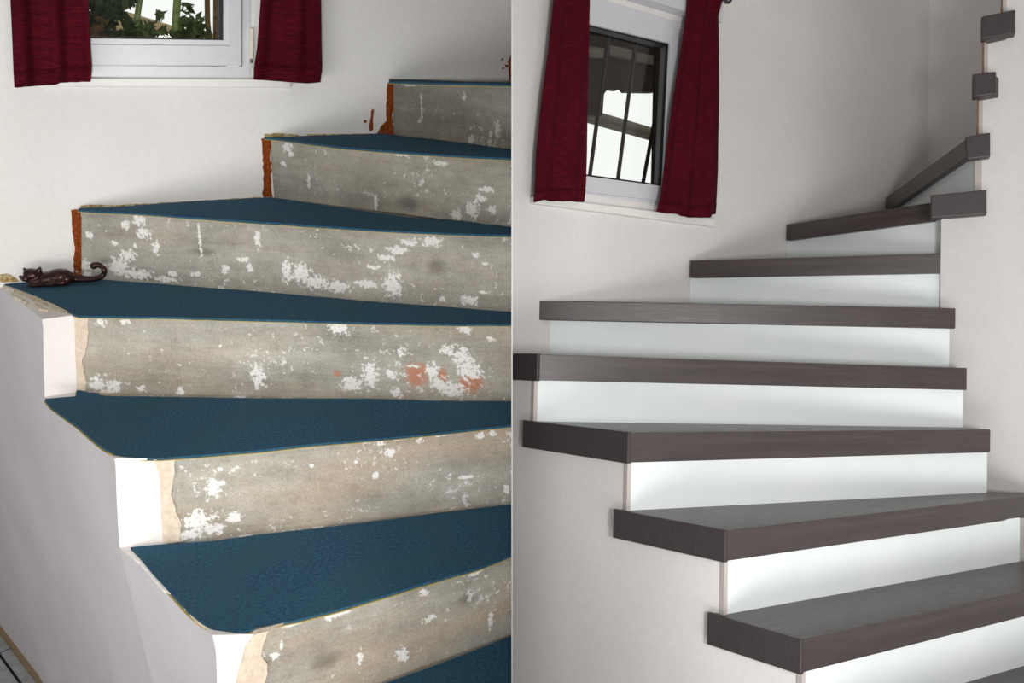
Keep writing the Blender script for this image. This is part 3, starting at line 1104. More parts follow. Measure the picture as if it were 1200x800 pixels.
hin = finish('hinge', bm, M['cream'], 'L', LH.on((293, 33), W), W.u, win, 0.002)
tag(hin, 'cream plastic hinge cover')
bm = bmesh.new()
px_slab(LH, W, [(293.3, 69.5), (296.6, 69.5), (296.6, 73.5), (293.3, 73.5)], 0.0, 0.015, bm)
tag(finish('hinge_pin', bm, M['steel'], 'L', LH.on((294, 70), W), W.u, hin, 0.001), 'steel hinge pin')
bm = px_slab(LH, W, [(292, 74), (297.5, 74), (295, 80), (289, 80)], 0.0, 0.010)
finish('hinge_foot', bm, M['pvc'], 'L', LH.on((292, 74), W), W.u, hin, 0.001)
sl_px = [(51, 91.2), (341, 92.8), (341, 103), (51, 101.3)]
bm = px_slab(LH, W, sl_px, -0.02, 0.022)
finish('sill', bm, M['sill'], 'L', LH.on((51, 91), W), W.u, win, 0.003)


def curtain(h, fr, pl, rows, off, amp, folds, name, label, mat, phase=0.0, hem=None, seed=0):
    """rows: (y, x left, x right) from the top down, seen on a plane parallel to the wall; folds run vertically."""
    NU, NV = 48, 60
    ys = [r[0] for r in rows]
    rnd = random.Random(seed)
    grid = []
    for j in range(NV + 1):
        tv = j / NV
        y = ys[0] + (ys[-1] - ys[0]) * tv
        xl = poly_y([(r[0], r[1]) for r in rows], y)
        xr = poly_y([(r[0], r[2]) for r in rows], y)
        line = []
        for i in range(NU + 1):
            tu = i / NU
            yy = y
            if hem:
                yy += (poly_y(hem, tu)) * tv ** 6
            slope = (rows[0][3] if len(rows[0]) > 3 else 0)
            x = xl + (xr - xl) * tu
            yy += slope * (x - xl)
            wv = math.sin((tu * folds + phase + 0.12 * math.sin(tv * 3 + seed)) * 2 * math.pi)
            wv += 0.35 * math.sin((tu * folds * 2.3 + phase * 2 + 0.2 * tv) * 2 * math.pi)
            p = h.on((x, yy), pl, off)
            p = p + pl.n * (amp * wv * (0.75 + 0.25 * tv))
            p.z += 0.0012 * noise.noise(Vector((tu * 9, tv * 9, seed)))
            line.append(p)
        grid.append(line)
    bm = bmesh.new()
    vs = [[bm.verts.new(p) for p in l] for l in grid]
    for j in range(NV):
        for i in range(NU):
            bm.faces.new((vs[j][i], vs[j][i + 1], vs[j + 1][i + 1], vs[j + 1][i]))
    o = finish(name, bm, mat, fr, grid[0][0], pl.u, smooth=True)
    sd = o.modifiers.new('thickness', 'SOLIDIFY')
    sd.thickness = 0.003
    sd.offset = 0
    tag(o, label, 'curtain', 'dark red curtains')
    # stitched bottom hem, a part of its own
    bm = bmesh.new()
    k0 = int(NV * 0.965)
    h0 = [p + pl.n * 0.0028 for p in grid[k0]]
    h1 = [p + pl.n * 0.0028 for p in grid[NV]]
    loft(bm, h0, h1, caps=False, closed=False)
    hm = finish('hem', bm, mat, fr, h0[0], pl.u, o, smooth=True)
    sd = hm.modifiers.new('thickness', 'SOLIDIFY')
    sd.thickness = 0.0015
    sd.offset = 0
    return o


curtain(LH, 'L', W, [(-300, 10, 98), (0, 12.5, 103.5), (60, 15, 106), (84, 16, 107.5), (102, 17, 106)], 0.075, 0.010, 2.1, 'curtain',
        'dark red slub curtain beside the garden view, its bottom hem slanting', M['curtain_a'], 0.15, [(0, 0.5), (0.4, -2), (0.55, -3.0), (0.6, -5), (1, -6.5)], 1)
curtain(LH, 'L', W, [(-300, 306, 372), (0, 305, 376.5), (60, 300.5, 377.5), (82, 297, 378), (97, 296.5, 376)], 0.075, 0.007, 1.6, 'curtain',
        'dark red slub curtain beside the cream window hinge', M['curtain_a'], 0.4, [(0, -4), (0.4, -1.5), (0.8, 0.8), (1, -0.5)], 2)

# garden behind the glass
def leaf_cloud(bm, centre, rad, count, size, seed, flat=(1, 1, 1)):
    rnd = random.Random(seed)
    for i in range(count):
        while True:
            q = Vector((rnd.uniform(-1, 1), rnd.uniform(-1, 1), rnd.uniform(-1, 1)))
            if q.length < 1:
                break
        p = centre + Vector((q.x * rad * flat[0], q.y * rad * flat[1], q.z * rad * flat[2]))
        a = Vector((rnd.uniform(-1, 1), rnd.uniform(-1, 1), rnd.uniform(-1, 1))).normalized()
        b = a.orthogonal().normalized()
        s = size * rnd.uniform(0.7, 1.7)
        v = [bm.verts.new(x) for x in (p - a * s, p + b * s * 0.45, p + a * s, p - b * s * 0.45)]
        bm.faces.new(v)


G = W.shift(-1.0)       # a plane in the garden, one metre beyond the wall
G2 = W.shift(-2.2)
GL = -H


def stem(bm, px0, px1, r, pl=None, sway=0.01, seed=0, down=True):
    pl = pl or G
    a, b = LH.on(px0, pl), LH.on(px1, pl)
    rnd = random.Random(seed)
    pts = []
    if down:
        pts.append(Vector((a.x, a.y, GL)))
    for i in range(6):
        t = i / 5
        pts.append(lerp(a, b, t) + Vector((rnd.uniform(-1, 1) * sway, rnd.uniform(-1, 1) * sway, 0)))
    tube(bm, pts, r, 8)
    return a


bush = thing('garden_bush', 'L', Vector((LH.on((118, 40), G).x, LH.on((118, 40), G).y, GL)), 'dark leafy bush behind the glass beside a red curtain', 'bush')
bm = bmesh.new()
stem(bm, (112, 50), (118, -60), 0.022, seed=1)
stem(bm, (122, 50), (132, -40), 0.012, seed=2)
finish('stem', bm, M['bark'], 'L', LH.on((112, 50), G), (1, 0, 0), bush)
bm = bmesh.new()
for i, (x, y, r, c) in enumerate([(112, 8, 0.06, 120), (108, 28, 0.035, 40), (124, 16, 0.045, 50), (136, 8, 0.035, 60), (120, -20, 0.12, 260), (146, 26, 0.02, 14), (100, 0, 0.09, 120), (130, 36, 0.03, 24)]):
    leaf_cloud(bm, LH.on((x, y), G), r, c, 0.017, i)
fo_ = finish('foliage', bm, M['leaf_dark'], 'L', LH.on((112, 10), G), (1, 0, 0), bush)
tag(fo_, kind='stuff')

for nm, lab, x0, x1, r, mt, cl in (('garden_shrub', 'slender green stemmed shrub behind the glass in front of the ochre wall', 162, 167, 0.011, 'green_stem', [(162, 40, 0.045, 60), (150, 43, 0.03, 30), (171, 32, 0.04, 26), (140, 44, 0.03, 30), (158, 28, 0.02, 10)]),
                                   ('garden_shrub', 'taller green stemmed shrub with many leaves behind the middle of the glass', 205, 209, 0.014, 'green_stem', [(206, 44, 0.04, 50), (190, 44, 0.04, 40), (217, 10, 0.03, 14), (216, 30, 0.04, 26), (188, 18, 0.02, 8)]),
                                   ('garden_shrub', 'brown stemmed shrub behind the glass next to the dark window edge', 243, 247, 0.010, 'bark', [(236, 38, 0.035, 30), (224, 41, 0.045, 60), (230, 25, 0.035, 18), (214, 43, 0.035, 40)])):
    base = LH.on((x0, 50), G)
    t = thing(nm, 'L', Vector((base.x, base.y, GL)), lab, 'shrub')
    bm = bmesh.new()
    stem(bm, (x0, 52), (x1, -90), r, seed=x0)
    finish('stem', bm, M[mt], 'L', base, (1, 0, 0), t)
    bm = bmesh.new()
    for i, (x, y, rr, c) in enumerate(cl):
        leaf_cloud(bm, LH.on((x, y), G), rr, c, 0.017, i + x0, (1, 0.6, 0.7))
    tag(finish('foliage', bm, M['leaf'], 'L', base, (1, 0, 0), t), kind='stuff')

base = LH.on((252, 60), G)
bm = bmesh.new()
tube(bm, [Vector((base.x, base.y, GL)), LH.on((253, 60), G), LH.on((254, -120), G)], 0.011, 8)
post = finish('garden_post', bm, M['bark'], 'L', Vector((base.x, base.y, GL)))
tag(post, 'thin brown wooden post outside the glass', 'post')

bm = bmesh.new()
pts = [LH.on(p, G2) for p in ((96, 22), (128, 12), (150, 14), (176, 22), (205, 31), (236, 38), (262, 41))]
bot = [Vector((p.x, p.y, GL)) for p in pts[::-1]]
slab_on(G2, pts + bot, -0.25, 0.0, bm)
ow = finish('garden_wall', bm, M['ochre'], 'L', bot[-1], G2.u)
tag(ow, 'ochre garden wall with sloping top behind the shrubs', 'garden wall', kind='thing')

# ------------------------------------------------------------------ RIGHT HALF: planes
E0, STEP, TH = 0.14, 0.18, 0.062
ZR = {n: -E0 + STEP * (n - 3) for n in range(-2, 12)}
WL = Plane(RH.at((632, 352), ZR[5]), RH.at((1038, 232), ZR[8]))
C0 = RH.at((1103, 297), ZR[6])
WR = Plane(C0, C0 + Vector((0.72, -0.69, 0)))
CP = Plane((1.405, 2.55), (1.405 + 0.9, 2.55 - 0.43))       # faces of the upper tread ends


def down_to_floor(p):
    """The point straight below p, along this half's own vertical, on the tiled floor."""
    u = MR.to_3x3() @ Vector((0, 0, 1))
    w = MR @ p
    t = (w.z - 0.0) / u.z
    return p - Vector((0, 0, t))


# front faces of the treads and the risers below the next one
FRONT, RISER = {}, {}
for n, (a, b) in {1: ((939, 750), (1200, 692)), 2: ((850, 622), (1200, 581)), 3: ((737, 507), (1161, 503))}.items():
    FRONT[n] = Plane(RH.at(a, ZR[n]), RH.at(b, ZR[n]))
for n, (a, b) in {5: ((632, 352), (1120, 361)), 6: ((809, 305), (1103, 297)), 7: ((922, 263), (1091, 237)), 8: ((1038, 232), (1131, 162))}.items():
    FRONT[n] = Plane(RH.at(a, ZR[n]), RH.at(b, ZR[n]))
for n, (a, b) in {1: ((848, 720), (1193, 658)), 2: ((735, 598), (1157, 577)), 3: ((627, 494), (1128, 502))}.items():
    RISER[n] = Plane(RH.at(a, ZR[n]), RH.at(b, ZR[n]))
FRONT[4] = RISER[3].shift(0.024)
FRONT[4].a = RH.on((631, 415), FRONT[4])
q4, e4 = RH.on((631, 415), FRONT[4]), RH.on((1133, 431), FRONT[4])
FRONT[3] = RISER[2].shift(0.024)
q3, e3 = RH.on((737, 507), FRONT[3]), RH.on((1161, 503), FRONT[3])
FRONT[3].a = Vector((q3.x, q3.y, 0))
FRONT[4].a = Vector((q4.x, q4.y, 0))
RISER[0] = Plane(RH.at((1130, 800), ZR[0]), RH.at((1200, 780), ZR[0]))
for n in (4, 5, 6, 7):
    RISER[n] = FRONT[n + 1].shift(-0.024)
FRONT[0] = Plane(FRONT[1].a + Vector((0.11, -0.20, 0)), FRONT[1].a + Vector((0.11, -0.20, 0)) + FRONT[1].u + Vector((0.02, 0.02, 0)))

# ------------------------------------------------------------------ RIGHT HALF: walls
OPEN_R = [(650, -9), (800, 36), (797, 240), (650, 226)]
so = [WL.s(RH.on(p, WL)) for p in OPEN_R]
zo = [RH.on(p, WL).z for p in OPEN_R]
rs_l, rs_r = (so[0] + so[3]) / 2, (so[1] + so[2]) / 2
rz_t, rz_b = (zo[0] + zo[1]) / 2, (zo[2] + zo[3]) / 2
corner = RH.on((1088, 100), WL)
s_c = WL.s(corner)
rs0 = WL.s(WL.cross(Plane((0, 0), (0, 1)))) - 0.12
RTOP = 2.6
bm = bmesh.new()
rect_on(WL, rs0, rs_l, -1.0, RTOP, -0.10, 0, bm)
rect_on(WL, rs_r, s_c + 0.1, -1.0, RTOP, -0.10, 0, bm)
rect_on(WL, rs_l, rs_r, -1.0, rz_b, -0.10, 0, bm)
rect_on(WL, rs_l, rs_r, rz_t, RTOP, -0.10, 0, bm)
wl = finish('wall_left', bm, M['grey_wall'], 'R', WL.p(0, -1.0), WL.u, clip=1)
tag(wl, 'smooth grey white wall behind the finished stairs with barred window', 'wall', kind='structure')

WB = Plane(corner, corner + Vector((WL.u.y, -WL.u.x, 0)))
bm = rect_on(WB, 0.0, 1.9, -1.0, RTOP, -0.1, 0)
wb = finish('wall_back', bm, M['grey_wall'], 'R', WB.p(0, -1.0), WB.u)
tag(wb, 'dim stairwell end wall behind the upper dark treads', 'wall', kind='structure')

# spandrel wall with stepped edge carrying the upper flight
pw = lambda x, y: RH.on((x, y), WR)
edge = [pw(1103, 254), pw(1142, 222), pw(1142, 184), pw(1146.5, 158), pw(1146.5, 112), pw(1154, 86), pw(1154, 44), pw(1176, 14), pw(1176, -60)]
e2 = []
zs = [ZR[7] - TH * 0.5, ZR[7] - TH * 0.5, ZR[8] - TH * 0.5, ZR[8] - TH * 0.5, ZR[9] - TH * 0.5, ZR[9] - TH * 0.5, ZR[10] - TH * 0.5, ZR[10] - TH * 0.5, RTOP]
ss = [WR.s(pw(1103, 254)), WR.s(pw(1142, 205)), WR.s(pw(1142, 205)), WR.s(pw(1147, 135)), WR.s(pw(1147, 135)), WR.s(pw(1154, 65)), WR.s(pw(1154, 65)), WR.s(pw(1176, 6)), WR.s(pw(1176, 6))]
poly = [WR.p(ss[0], -1.0)] + [WR.p(s, z) for s, z in zip(ss, zs)] + [WR.p(2.5, RTOP), WR.p(2.5, -1.0)]
bm = slab_on(WR, poly, -0.09, 0.0)
wr_ = finish('wall_right', bm, M['grey_wall'], 'R', WR.p(0, -1.0), WR.u)
tag(wr_, 'white spandrel wall carrying the ends of the upper treads', 'wall', kind='structure')

# string wall below the outer ends of the lower treads: it follows the left ends of the risers
RL = {1: RH.on((849, 690), RISER[1]), 2: RH.on((736, 570), RISER[2]), 3: RH.on((627, 470), RISER[3])}
RL[0] = FRONT[1].a + (RL[1] - FRONT[2].a)
for n in RL:
    RL[n] = Vector((RL[n].x, RL[n].y, 0))
end0 = RL[3] + (RL[3] - RL[2]) * 0.6
start0 = RL[0] + (RL[0] - RL[1]) * 1.0
cols = [(start0, ZR[0] - TH, ZR[0] - TH), (RL[0], ZR[0] - TH, ZR[1] - TH), (RL[1], ZR[1] - TH, ZR[2] - TH), (RL[2], ZR[2] - TH, ZR[3] - TH + 0.02), (RL[3], ZR[3] - TH + 0.02, ZR[4] - TH + 0.01), (end0, ZR[4] - TH + 0.01, ZR[4] - TH + 0.01)]
wdirs = (RL[3] - RL[1]).normalized()
won = Vector((-wdirs.y, wdirs.x, 0))
won = won if won.dot(-RL[1]) > 0 else -won                   # towards the room
bm = bmesh.new()
side = []
for off in (0.001, -0.06):
    vs = []
    for p, lo, hi in cols:
        q = p + won * off
        a = bm.verts.new((q.x, q.y, lo))
        b = a if hi == lo else bm.verts.new((q.x, q.y, hi))
        f = bm.verts.new(down_to_floor(Vector((q.x, q.y, lo))))
        vs.append((a, b, f))
    side.append(vs)
    for (a0, b0, f0), (a1, b1, f1) in zip(vs, vs[1:]):
        bm.faces.new([b0, a1, f1, f0] + ([a0] if a0 is not b0 else []))
for (o, n_) in zip(zip(side[0], side[0][1:]), zip(side[1], side[1][1:])):
    bm.faces.new((o[0][1], o[1][0], n_[1][0], n_[0][1]))
    if o[1][0] is not o[1][1]:
        bm.faces.new((o[1][0], o[1][1], n_[1][1], n_[1][0]))
for k in (0, -1):
    a, b = side[0][k], side[1][k]
    bm.faces.new((a[0], a[2], b[2], b[0]))
bots = [down_to_floor(Vector((RL[0].x, RL[0].y, ZR[0])))]
wf2 = finish('wall_front', bm, M['grey_wall'], 'R', bots[0], wdirs, clip=1, soft=35)
tag(wf2, 'smooth grey string wall below the outer ends of the dark treads', 'wall', kind='structure')

# outer end faces of the treads
TLN = {1: Plane(RH.at((939, 750), ZR[1]), RH.at((830, 718), ZR[1])), 2: Plane(RH.at((850, 622), ZR[2]), RH.at((720, 597), ZR[2])),
       3: Plane(q3, RH.at((614, 493), q3.z))}
TLN[4] = Plane(q4, q4 + TLN[3].u * 0.7 + Vector((-0.03, 0.05, 0)))
TLN[0] = Plane(FRONT[1].a + Vector((0.11, -0.12, 0)), FRONT[1].a + Vector((0.11, -0.12, 0)) + TLN[1].u)

# ------------------------------------------------------------------ RIGHT HALF: renovated stairs
st = thing('renovated_staircase', 'R', (0.9, 2.2, -1.2), 'winding staircase with thick dark oak treads and glossy white risers', 'staircase')


def P2(p):
    return (p.x, p.y)


SLANT = {}
LEFTBACK = {0: None, 1: (830, 718), 2: (720, 597), 3: (614, 493)}
for n in range(0, 9):
    fr_ = FRONT[n]
    zt, zb = ZR[n], ZR[n] - TH
    if n in (5, 6, 7, 8):
        fl = fr_.a.copy()
        frr = {5: RH.at((1120, 361), zt), 6: RH.at((1103, 297), zt), 7: RH.at((1093, 237), zt), 8: RH.at((1133, 162), zt)}[n]
    elif n == 4:
        fl, frr = FRONT[4].a.copy(), Vector(e4)
    elif n == 3:
        fl, frr = fr_.a.copy(), Vector(e3)
    elif n == 0:
        fl = TLN[0].cross(fr_)
        frr = fr_.cross(WR, 0, 0.002)
    else:
        fl, frr = fr_.a.copy(), fr_.cross(WR, 0, 0.02)
    rl = RISER[n] if n in RISER else FRONT[8].shift(-0.26)
    deep = rl.shift(-0.016)
    if n <= 3:
        TL = TLN[n]
        if n == 0:
            bl = TL.cross(deep, 0, 0)
        else:
            bl = RH.at(LEFTBACK[n], zt if n < 3 else q3.z)
        br = {1: RH.at((1193, 658), zt), 2: RH.at((1157, 577), zt), 3: RH.at((1128, 502), zt)}.get(n)
        if br is None:
            br = deep.cross(WR)
        br = br + rl.n * -0.012
        bl2 = deep.cross(TL, 0, -0.03)
        ring = [fl, frr, br, bl2, bl]
        if n == 0:
            ring = [fl, frr, br, bl]
    elif n == 4:
        TL = TLN[4]
        ring = [fl, frr, deep.cross(WR, 0, 0.02), deep.cross(WL), Vector((-0.03, WL.cross(Plane((0, 0), (0, 1))).y - 0.03, 0)), TL.cross(Plane((-0.03, 0), (-0.03, 1)))]
    else:
        b_r = frr + fr_.n * -0.10 if n >= 7 else deep.p(deep.s(RH.at((1103, 297), ZR[6]) if n == 5 else RH.at((1093, 237), ZR[7])), 0)
        b_l = deep.cross(WL)
        ring = [fl, frr, b_r, b_l]
    ztl = zt
    bm = bmesh.new()
    if n in (3, 4):
        # these two sit at eye height: their level is read off the front edge itself
        qa, qb = (q4, e4) if n == 4 else (q3, e3)
        pb = ((631, 445.5), (1133, 457)) if n == 4 else ((737, 542), (1161, 530))
        ba, bb_ = RH.on(pb[0], fr_).z, RH.on(pb[1], fr_).z

        def part_way(p):
            return min(1.05, max(-0.05, fr_.s(p) / fr_.s(qb)))
        loft(bm, [Vector((p.x, p.y, lerp(ba, bb_, part_way(p)))) for p in ring], [Vector((p.x, p.y, lerp(qa.z, qb.z, part_way(p)))) for p in ring])
        SLANT[n] = (qa.z, qb.z, ba, bb_)
    else:
        loft(bm, [Vector((p.x, p.y, zb)) for p in ring], [Vector((p.x, p.y, zt)) for p in ring])
    org = Vector((fl.x, fl.y, zb))
    tr = finish('tread', bm, M['tread'], 'R', org, fr_.u, st, 0.0022 if n != 4 else 0.0012, 2, clip=1 if n == 4 else None)
    # end band on the outer end
    if n <= 4:
        zt2, zb2 = (zt, zb) if n < 3 else (SLANT[n][0], SLANT[n][2])
        pf = fl + fr_.n * 0.0025
        if n == 4:
            pbk = TL.cross(Plane((-0.03, 0), (-0.03, 1)))
        else:
            pbk = bl
        ringb = [pf + TL.n * 0.004, pf - TL.n * 0.007, Vector((pbk.x, pbk.y, 0)) - TL.n * 0.007, Vector((pbk.x, pbk.y, 0)) + TL.n * 0.004]
        bm = prism(ringb, zb2 - 0.002, zt2 + 0.002)
        eb = finish('end_band', bm, M['cap'], 'R', Vector((pf.x, pf.y, zb2)), TL.u, tr, 0.0018, 2, clip=1 if n == 4 else None)
        tag(eb, 'dark edge band on the tread end')

# tread ends overlapping the spandrel wall
CAPS = {7: [(1090.5, 228.5), (1156.5, 222), (1156.5, 251), (1090.5, 256)], 8: [(1131, 160), (1160.5, 155), (1160.5, 183.5), (1133, 187)],
        9: [(1139.5, 86.5), (1167.5, 83.5), (1167.5, 110.5), (1139.5, 114)], 10: [(1150, 19), (1190, 11), (1190, 39), (1150, 46)]}
for n, px in CAPS.items():
    bm = px_slab(RH, CP, px, -0.036, 0.0)
    if n in (9, 10):
        # the tread itself runs back behind the spandrel wall
        a = RH.on(px[0], CP, -0.02)
        b2 = bmesh.new()
        z1 = RH.on(px[0], CP).z - 0.003
        q = [a, a + Vector((0.05, -0.02, 0)), a + Vector((0.62, 0.34, 0)), a + Vector((0.56, 0.50, 0))]
        loft(b2, [Vector((p.x, p.y, z1 - TH)) for p in q], [Vector((p.x, p.y, z1)) for p in q])
        tr = finish('tread', b2, M['tread'], 'R', Vector((a.x, a.y, z1 - TH)), (0.88, 0.47, 0), st, 0.002)
    else:
        tr = [o for o in st.children if o.name.startswith('tread')][n]
    eb = finish('end_band', bm, M['cap'], 'R', RH.on(px[3], CP), CP.u, tr, 0.004, 3)
    tag(eb, 'square dark end band folded over the wall edge')

# white risers
RTOPPX = {1: ((849.5, 660), (1196, 612)), 2: ((736.5, 541), (1156, 530)), 3: ((626.5, 446), (1128, 457))}
for n in range(0, 8):
    rl = RISER[n]
    z0 = ZR[n] - 0.004
    z1 = ZR[n + 1] - TH + 0.004
    if n in (2, 3):
        z1 = max(SLANT[n + 1][2:]) + 0.003
    if n in (3, 4):
        z0 = min(SLANT[n][:2]) - 0.006
    if n in RTOPPX:
        s0 = rl.s(RL[n])
        s1 = rl.s(RH.on(({1: 1195, 2: 1156.5, 3: 1128}[n], RTOPPX[n][1][1] + 20), rl))
    elif n == 0:
        s0, s1 = rl.s(RL[0]), rl.s(rl.cross(WR))
    else:
        s0 = rl.s(rl.cross(WL, 0, 0.001))
        s1 = rl.s(RH.on({4: (1112.5, 405), 5: (1103.5, 340), 6: (1102, 280), 7: (1142.5, 205)}[n], rl))
    bm = rect_on(rl, s0, s1, z0, z1, -0.014, 0.0)
    finish('riser_board', bm, M['riser'], 'R', rl.p(s0, z0), rl.u, st, clip=1 if n in (3, 4) else None)
    if n <= 3:
        # two narrow flanges of the corner bead: one on the string wall, one on the riser
        c = rl.p(rl.s(RL[n]), 0)
        ri = rl.u * (1 if rl.u.x > 0 else -1)
        sw = wdirs * (1 if wdirs.y > 0 else -1)
        ringt = [c + won * 0.004 + sw * 0.009, c + won * 0.004 + rl.n * 0.003 - ri * 0.001, c + rl.n * 0.003 + ri * 0.006, c + ri * 0.006 - rl.n * 0.01, c - won * 0.01 + sw * 0.009]
        bm = prism(ringt, z0 + 0.003, z1 - 0.004)
        finish('corner_trim', bm, M['trim'], 'R', Vector((c.x, c.y, z0)), (1, 0, 0), st)

rl = FRONT[0].shift(-0.024)
s0, s1 = rl.s(TLN[0].cross(rl, -0.012)), rl.s(rl.cross(WR))
bm = slab_on(rl, [rl.p(s0, ZR[0] - TH), rl.p(s1, ZR[0] - TH), down_to_floor(rl.p(s1, ZR[0] - TH)), down_to_floor(rl.p(s0, ZR[0] - TH))], -0.014, 0.0)
finish('riser_board', bm, M['riser'], 'R', rl.p(s0, ZR[0] - TH), rl.u, st)

# corner beads on the stepped spandrel edge
for i, (x0, y0, x1, y1) in enumerate([(1142.5, 222, 1151, 184), (1147, 158, 1152, 113), (1153.5, 86, 1158, 44), (1175.5, 14, 1180, -60)]):
    z0, z1 = RH.on((x0, y0), WR).z - 0.02, RH.on((x0, y1), WR).z + 0.02
    ym = (y0 + y1) / 2
    s0, s1 = WR.s(RH.on((x0, ym), WR)), WR.s(RH.on((x1, ym), WR))
    bm = rect_on(WR, s0, s1, z0, z1, -0.012, 0.003)
    b = finish('corner_trim', bm, M['trim'], 'R', WR.p(s0, z0), WR.u, st, 0.0008, 1)
    if i:
        bm = rect_on(WR, s0 - 0.006, s0, z0, z1, -0.02, 0.001)
        tag(finish('bead_edge', bm, M['trim_brown'], 'R', WR.p(s0, z0), WR.u, b), 'brown raw edge of the riser')

# ------------------------------------------------------------------ RIGHT HALF: window
w2 = thing('window_2', 'R', WL.p((rs_l + rs_r) / 2, rz_b), 'white plastic window with dark bars outside above the finished stairs', 'window', kind='structure')


def rp(name, mat, pxs, w0, w1, parent=w2, bevel=0.0, label=None):
    return win_part(RH, 'R', WL, name, mat, parent, pxs, w0, w1, bevel, label)


bm = bmesh.new()
px_slab(RH, WL, [(650, 216), (797, 234), (797, 248), (650, 231.5)], -0.05, -0.002, bm)
px_slab(RH, WL, [(795, 20), (801, 22), (798, 243), (793, 242)], -0.05, -0.004, bm)
px_slab(RH, WL, [(650, -25), (801, 20), (801, 27), (650, -17)], -0.05, -0.004, bm)
px_slab(RH, WL, [(648, -17), (654, -16), (654, 226), (648, 225)], -0.05, -0.004, bm)
finish('frame', bm, M['pvc'], 'R', RH.on((650, 228), WL), WL.u, w2)
bm = bmesh.new()
px_slab(RH, WL, [(654, -16), (795, 26), (785.5, 50.5), (664, 21.5)], -0.04, 0.006, bm)
px_slab(RH, WL, [(795, 26), (791, 237), (777, 218), (785.5, 50.5)], -0.04, 0.006, bm)
px_slab(RH, WL, [(791, 237), (654, 221), (662, 203), (777, 218)], -0.04, 0.006, bm)
px_slab(RH, WL, [(654, 221), (654, -16), (664, 21.5), (662, 203)], -0.04, 0.006, bm)
finish('sash', bm, M['pvc'], 'R', RH.on((654, 221), WL), WL.u, w2)
bm = bmesh.new()
px_slab(RH, WL, [(664, 21.5), (785.5, 50.5), (782, 53.5), (666, 25)], -0.035, -0.004, bm)
px_slab(RH, WL, [(785.5, 50.5), (777, 218), (773.5, 216.5), (782, 53.5)], -0.035, -0.004, bm)
px_slab(RH, WL, [(777, 218), (662, 203), (664, 201), (774, 216)], -0.035, -0.004, bm)
finish('rubber_seal', bm, M['seal'], 'R', RH.on((664, 21), WL), WL.u, w2)
bm = bmesh.new()
px_slab(RH, WL, [(780.5, 54), (772.5, 216), (771, 215.5), (779, 54)], -0.035, -0.012, bm)
finish('spacer_bar', bm, M['spacer'], 'R', RH.on((780, 54), WL), WL.u, w2)
rp('pane', M['glass'], [(664, 22), (784, 51), (776, 217), (662, 203)], -0.030, -0.026)
rp('sill', M['sill'], [(625, 229.5), (838, 256), (838, 265.5), (625, 238)], -0.02, 0.022, bevel=0.003)
zl_ = RH.on((765, 10), WL).z
bm = rect_on(WL, WL.s(RH.on((640, 0), WL)), WL.s(RH.on((836, 20), WL)), zl_, zl_ + 0.14, -0.10, 0.048)
finish('shutter_box', bm, M['pvc'], 'R', WL.p(rs_l, zl_), WL.u, w2, 0.002)

# grille outside
gp = WL.shift(-0.20)
gr = thing('window_grille', 'R', RH.on((740, 210), gp), 'dark iron window bars outside the smaller barred window', 'grille')
for (a, b) in (((713, 40), (690, 214)), ((745.5, 45), (722.5, 222)), ((771, 120), (751, 228)), ((681, 30), (660, 205))):
    bm = bmesh.new()
    tube(bm, [RH.on(a, gp), RH.on(b, gp)], 0.0074, 8)
    finish('bar', bm, M['grille'], 'R', RH.on(b, gp), (1, 0, 0), gr)
bm = bmesh.new()
tube(bm, [RH.on((660, 222), gp), RH.on((790, 238), gp)], 0.007, 8)
finish('cross_bar', bm, M['grille'], 'R', RH.on((660, 222), gp), (1, 0, 0), gr)
bm = bmesh.new()
tube(bm, [RH.on((660, 25), gp), RH.on((790, 60), gp)], 0.007, 8)
finish('cross_bar', bm, M['grille'], 'R', RH.on((660, 25), gp), (1, 0, 0), gr)

sp_ = WL.shift(-0.17)
s_e = WL.s(RH.on((780, 134), WL, -0.05))
bm = rect_on(WL, s_e, s_e + 0.03, RH.on((780, 236), WL).z, RH.on((780, 20), WL).z, -0.125, -0.052)
sh = finish('wooden_shutter', bm, M['eave'], 'R', WL.p(s_e, RH.on((780, 236), WL).z, -0.1), WL.u)
tag(sh, 'dark brown shutter board beside the bars outside the window', 'shutter')

# roof eave with boards, and a slanting pole, further out
ep = WL.shift(-0.55)
ev = thing('roof_eave', 'R', RH.on((730, 60), ep), 'dark wooden roof eave hanging outside above the window bars', 'roof')
bd = [([(640, -10), (840, 35), (840, 61), (640, 26)], 'eave', 0.0), ([(640, 20), (840, 58), (840, 92), (640, 70)], 'eave', -0.06),
      ([(640, 66), (840, 86), (840, 106), (790, 104), (765, 107.5), (733, 107), (730, 103), (724, 105), (713, 103.5), (708, 110), (706, 135), (640, 135)], 'eave', -0.05)]
for px, mt, off in bd:
    bm = px_slab(RH, ep, px, off - 0.03, off)
    finish('board', bm, M[mt], 'R', RH.on(px[0], ep, off), WL.u, ev)
for px in ([(640, 47), (711, 57), (711, 68), (640, 66)], [(715, 53), (740.5, 58), (740.5, 70), (715, 65)], [(746, 61), (771, 66), (771, 77), (746, 72)]):
    bm = px_slab(RH, ep, px, -0.055, -0.04)
    finish('batten', bm, M['eave_grey'], 'R', RH.on(px[0], ep), WL.u, ev)
pp = WL.shift(-0.8)
bm = bmesh.new()
a, b = RH.on((655, 126), pp), RH.on((830, 192), pp)
tube(bm, [a, b], 0.030, 14)
pole = finish('wooden_pole', bm, M['beam'], 'R', a, (b - a).normalized())
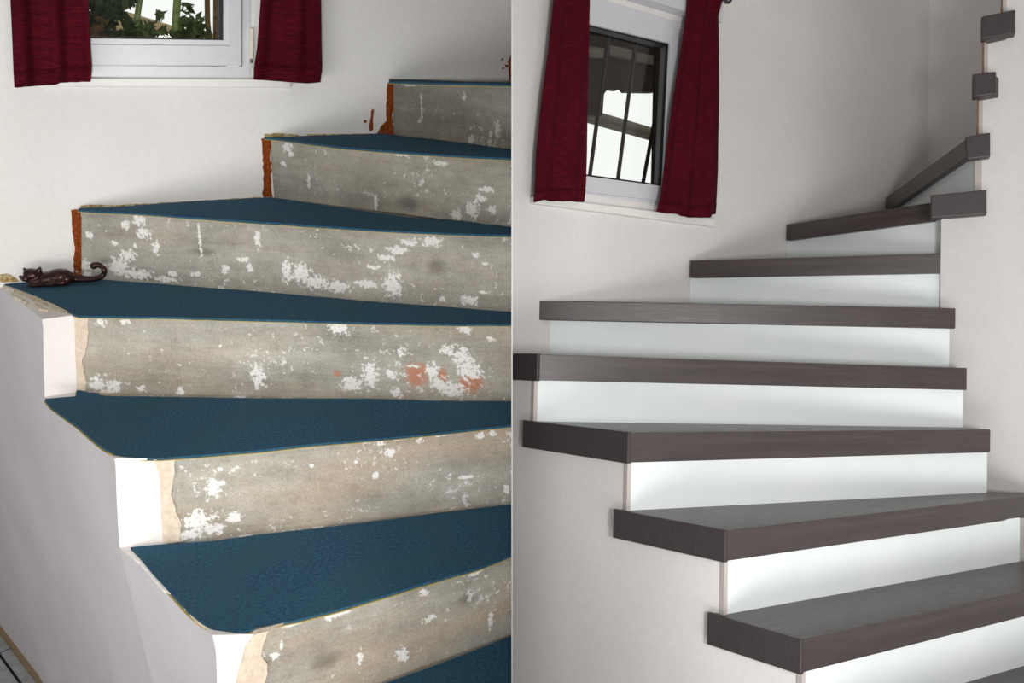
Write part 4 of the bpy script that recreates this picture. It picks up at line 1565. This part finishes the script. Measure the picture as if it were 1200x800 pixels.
tag(pole, 'thick grey slanting pole seen through the window bars', 'pole')

# curtains and rod
curtain(RH, 'R', WL, [(-60, 654, 692), (0, 648, 692), (60, 642, 690.5), (120, 634, 689), (180, 628, 688.5), (215, 626.5, 687.5), (236, 624.5, 685)], 0.06, 0.007, 1.7, 'curtain',
        'dark red slub curtain hanging by the partition, gathered beside the window bars', M['curtain_a'], 0.1, [(0, 1.5), (0.2, -1.5), (0.6, 0), (1, 0.5)], 3)
curtain(RH, 'R', WL, [(-12, 805, 846.5), (0, 804.5, 846.5), (18, 803, 841.5), (60, 797, 842), (120, 787, 842.5), (160, 782, 842), (200, 777, 842), (230, 774, 841), (250, 769, 839.5)], 0.06, 0.008, 2.2, 'curtain',
        'dark red slub curtain below the steel rod knob, flaring at its hem', M['curtain_a'], 0.35, [(0, -2), (0.35, 1), (0.4, 3.5), (0.86, 5.5), (0.9, 1.5), (1, 0.5)], 4)
rodp = WL.shift(0.06)
rz = RH.on((846, -3), rodp).z
rod = thing('curtain_rod', 'R', RH.on((846, -3), rodp), 'round steel curtain rod with ball end above the barred window', 'curtain rod')
s_b = rodp.s(RH.on((849, -3), rodp))
s_a = rodp.s(RH.on((640, -60), rodp))
bm = bmesh.new()
tube(bm, [rodp.p(s_a, rz), rodp.p(s_b, rz)], 0.007, 12)
finish('tube', bm, M['steel'], 'R', rodp.p(s_a, rz), rodp.u, rod, smooth=False)
bm = bmesh.new()
fc = rodp.p(s_b + 0.016, rz)
bmesh.ops.create_uvsphere(bm, u_segments=20, v_segments=12, radius=0.0165, matrix=Matrix.Translation(fc))
tube(bm, [rodp.p(s_b - 0.004, rz), rodp.p(s_b + 0.006, rz)], 0.0115, 14)
tag(finish('finial', bm, M['steel'], 'R', fc, rodp.u, rod, smooth=True), 'ball shaped steel rod end')
bm = bmesh.new()
tube(bm, [rodp.p(s_b - 0.02, rz), rodp.p(s_b - 0.02, rz, -0.06)], 0.005, 8)
finish('bracket', bm, M['steel'], 'R', rodp.p(s_b - 0.02, rz), rodp.u, rod)
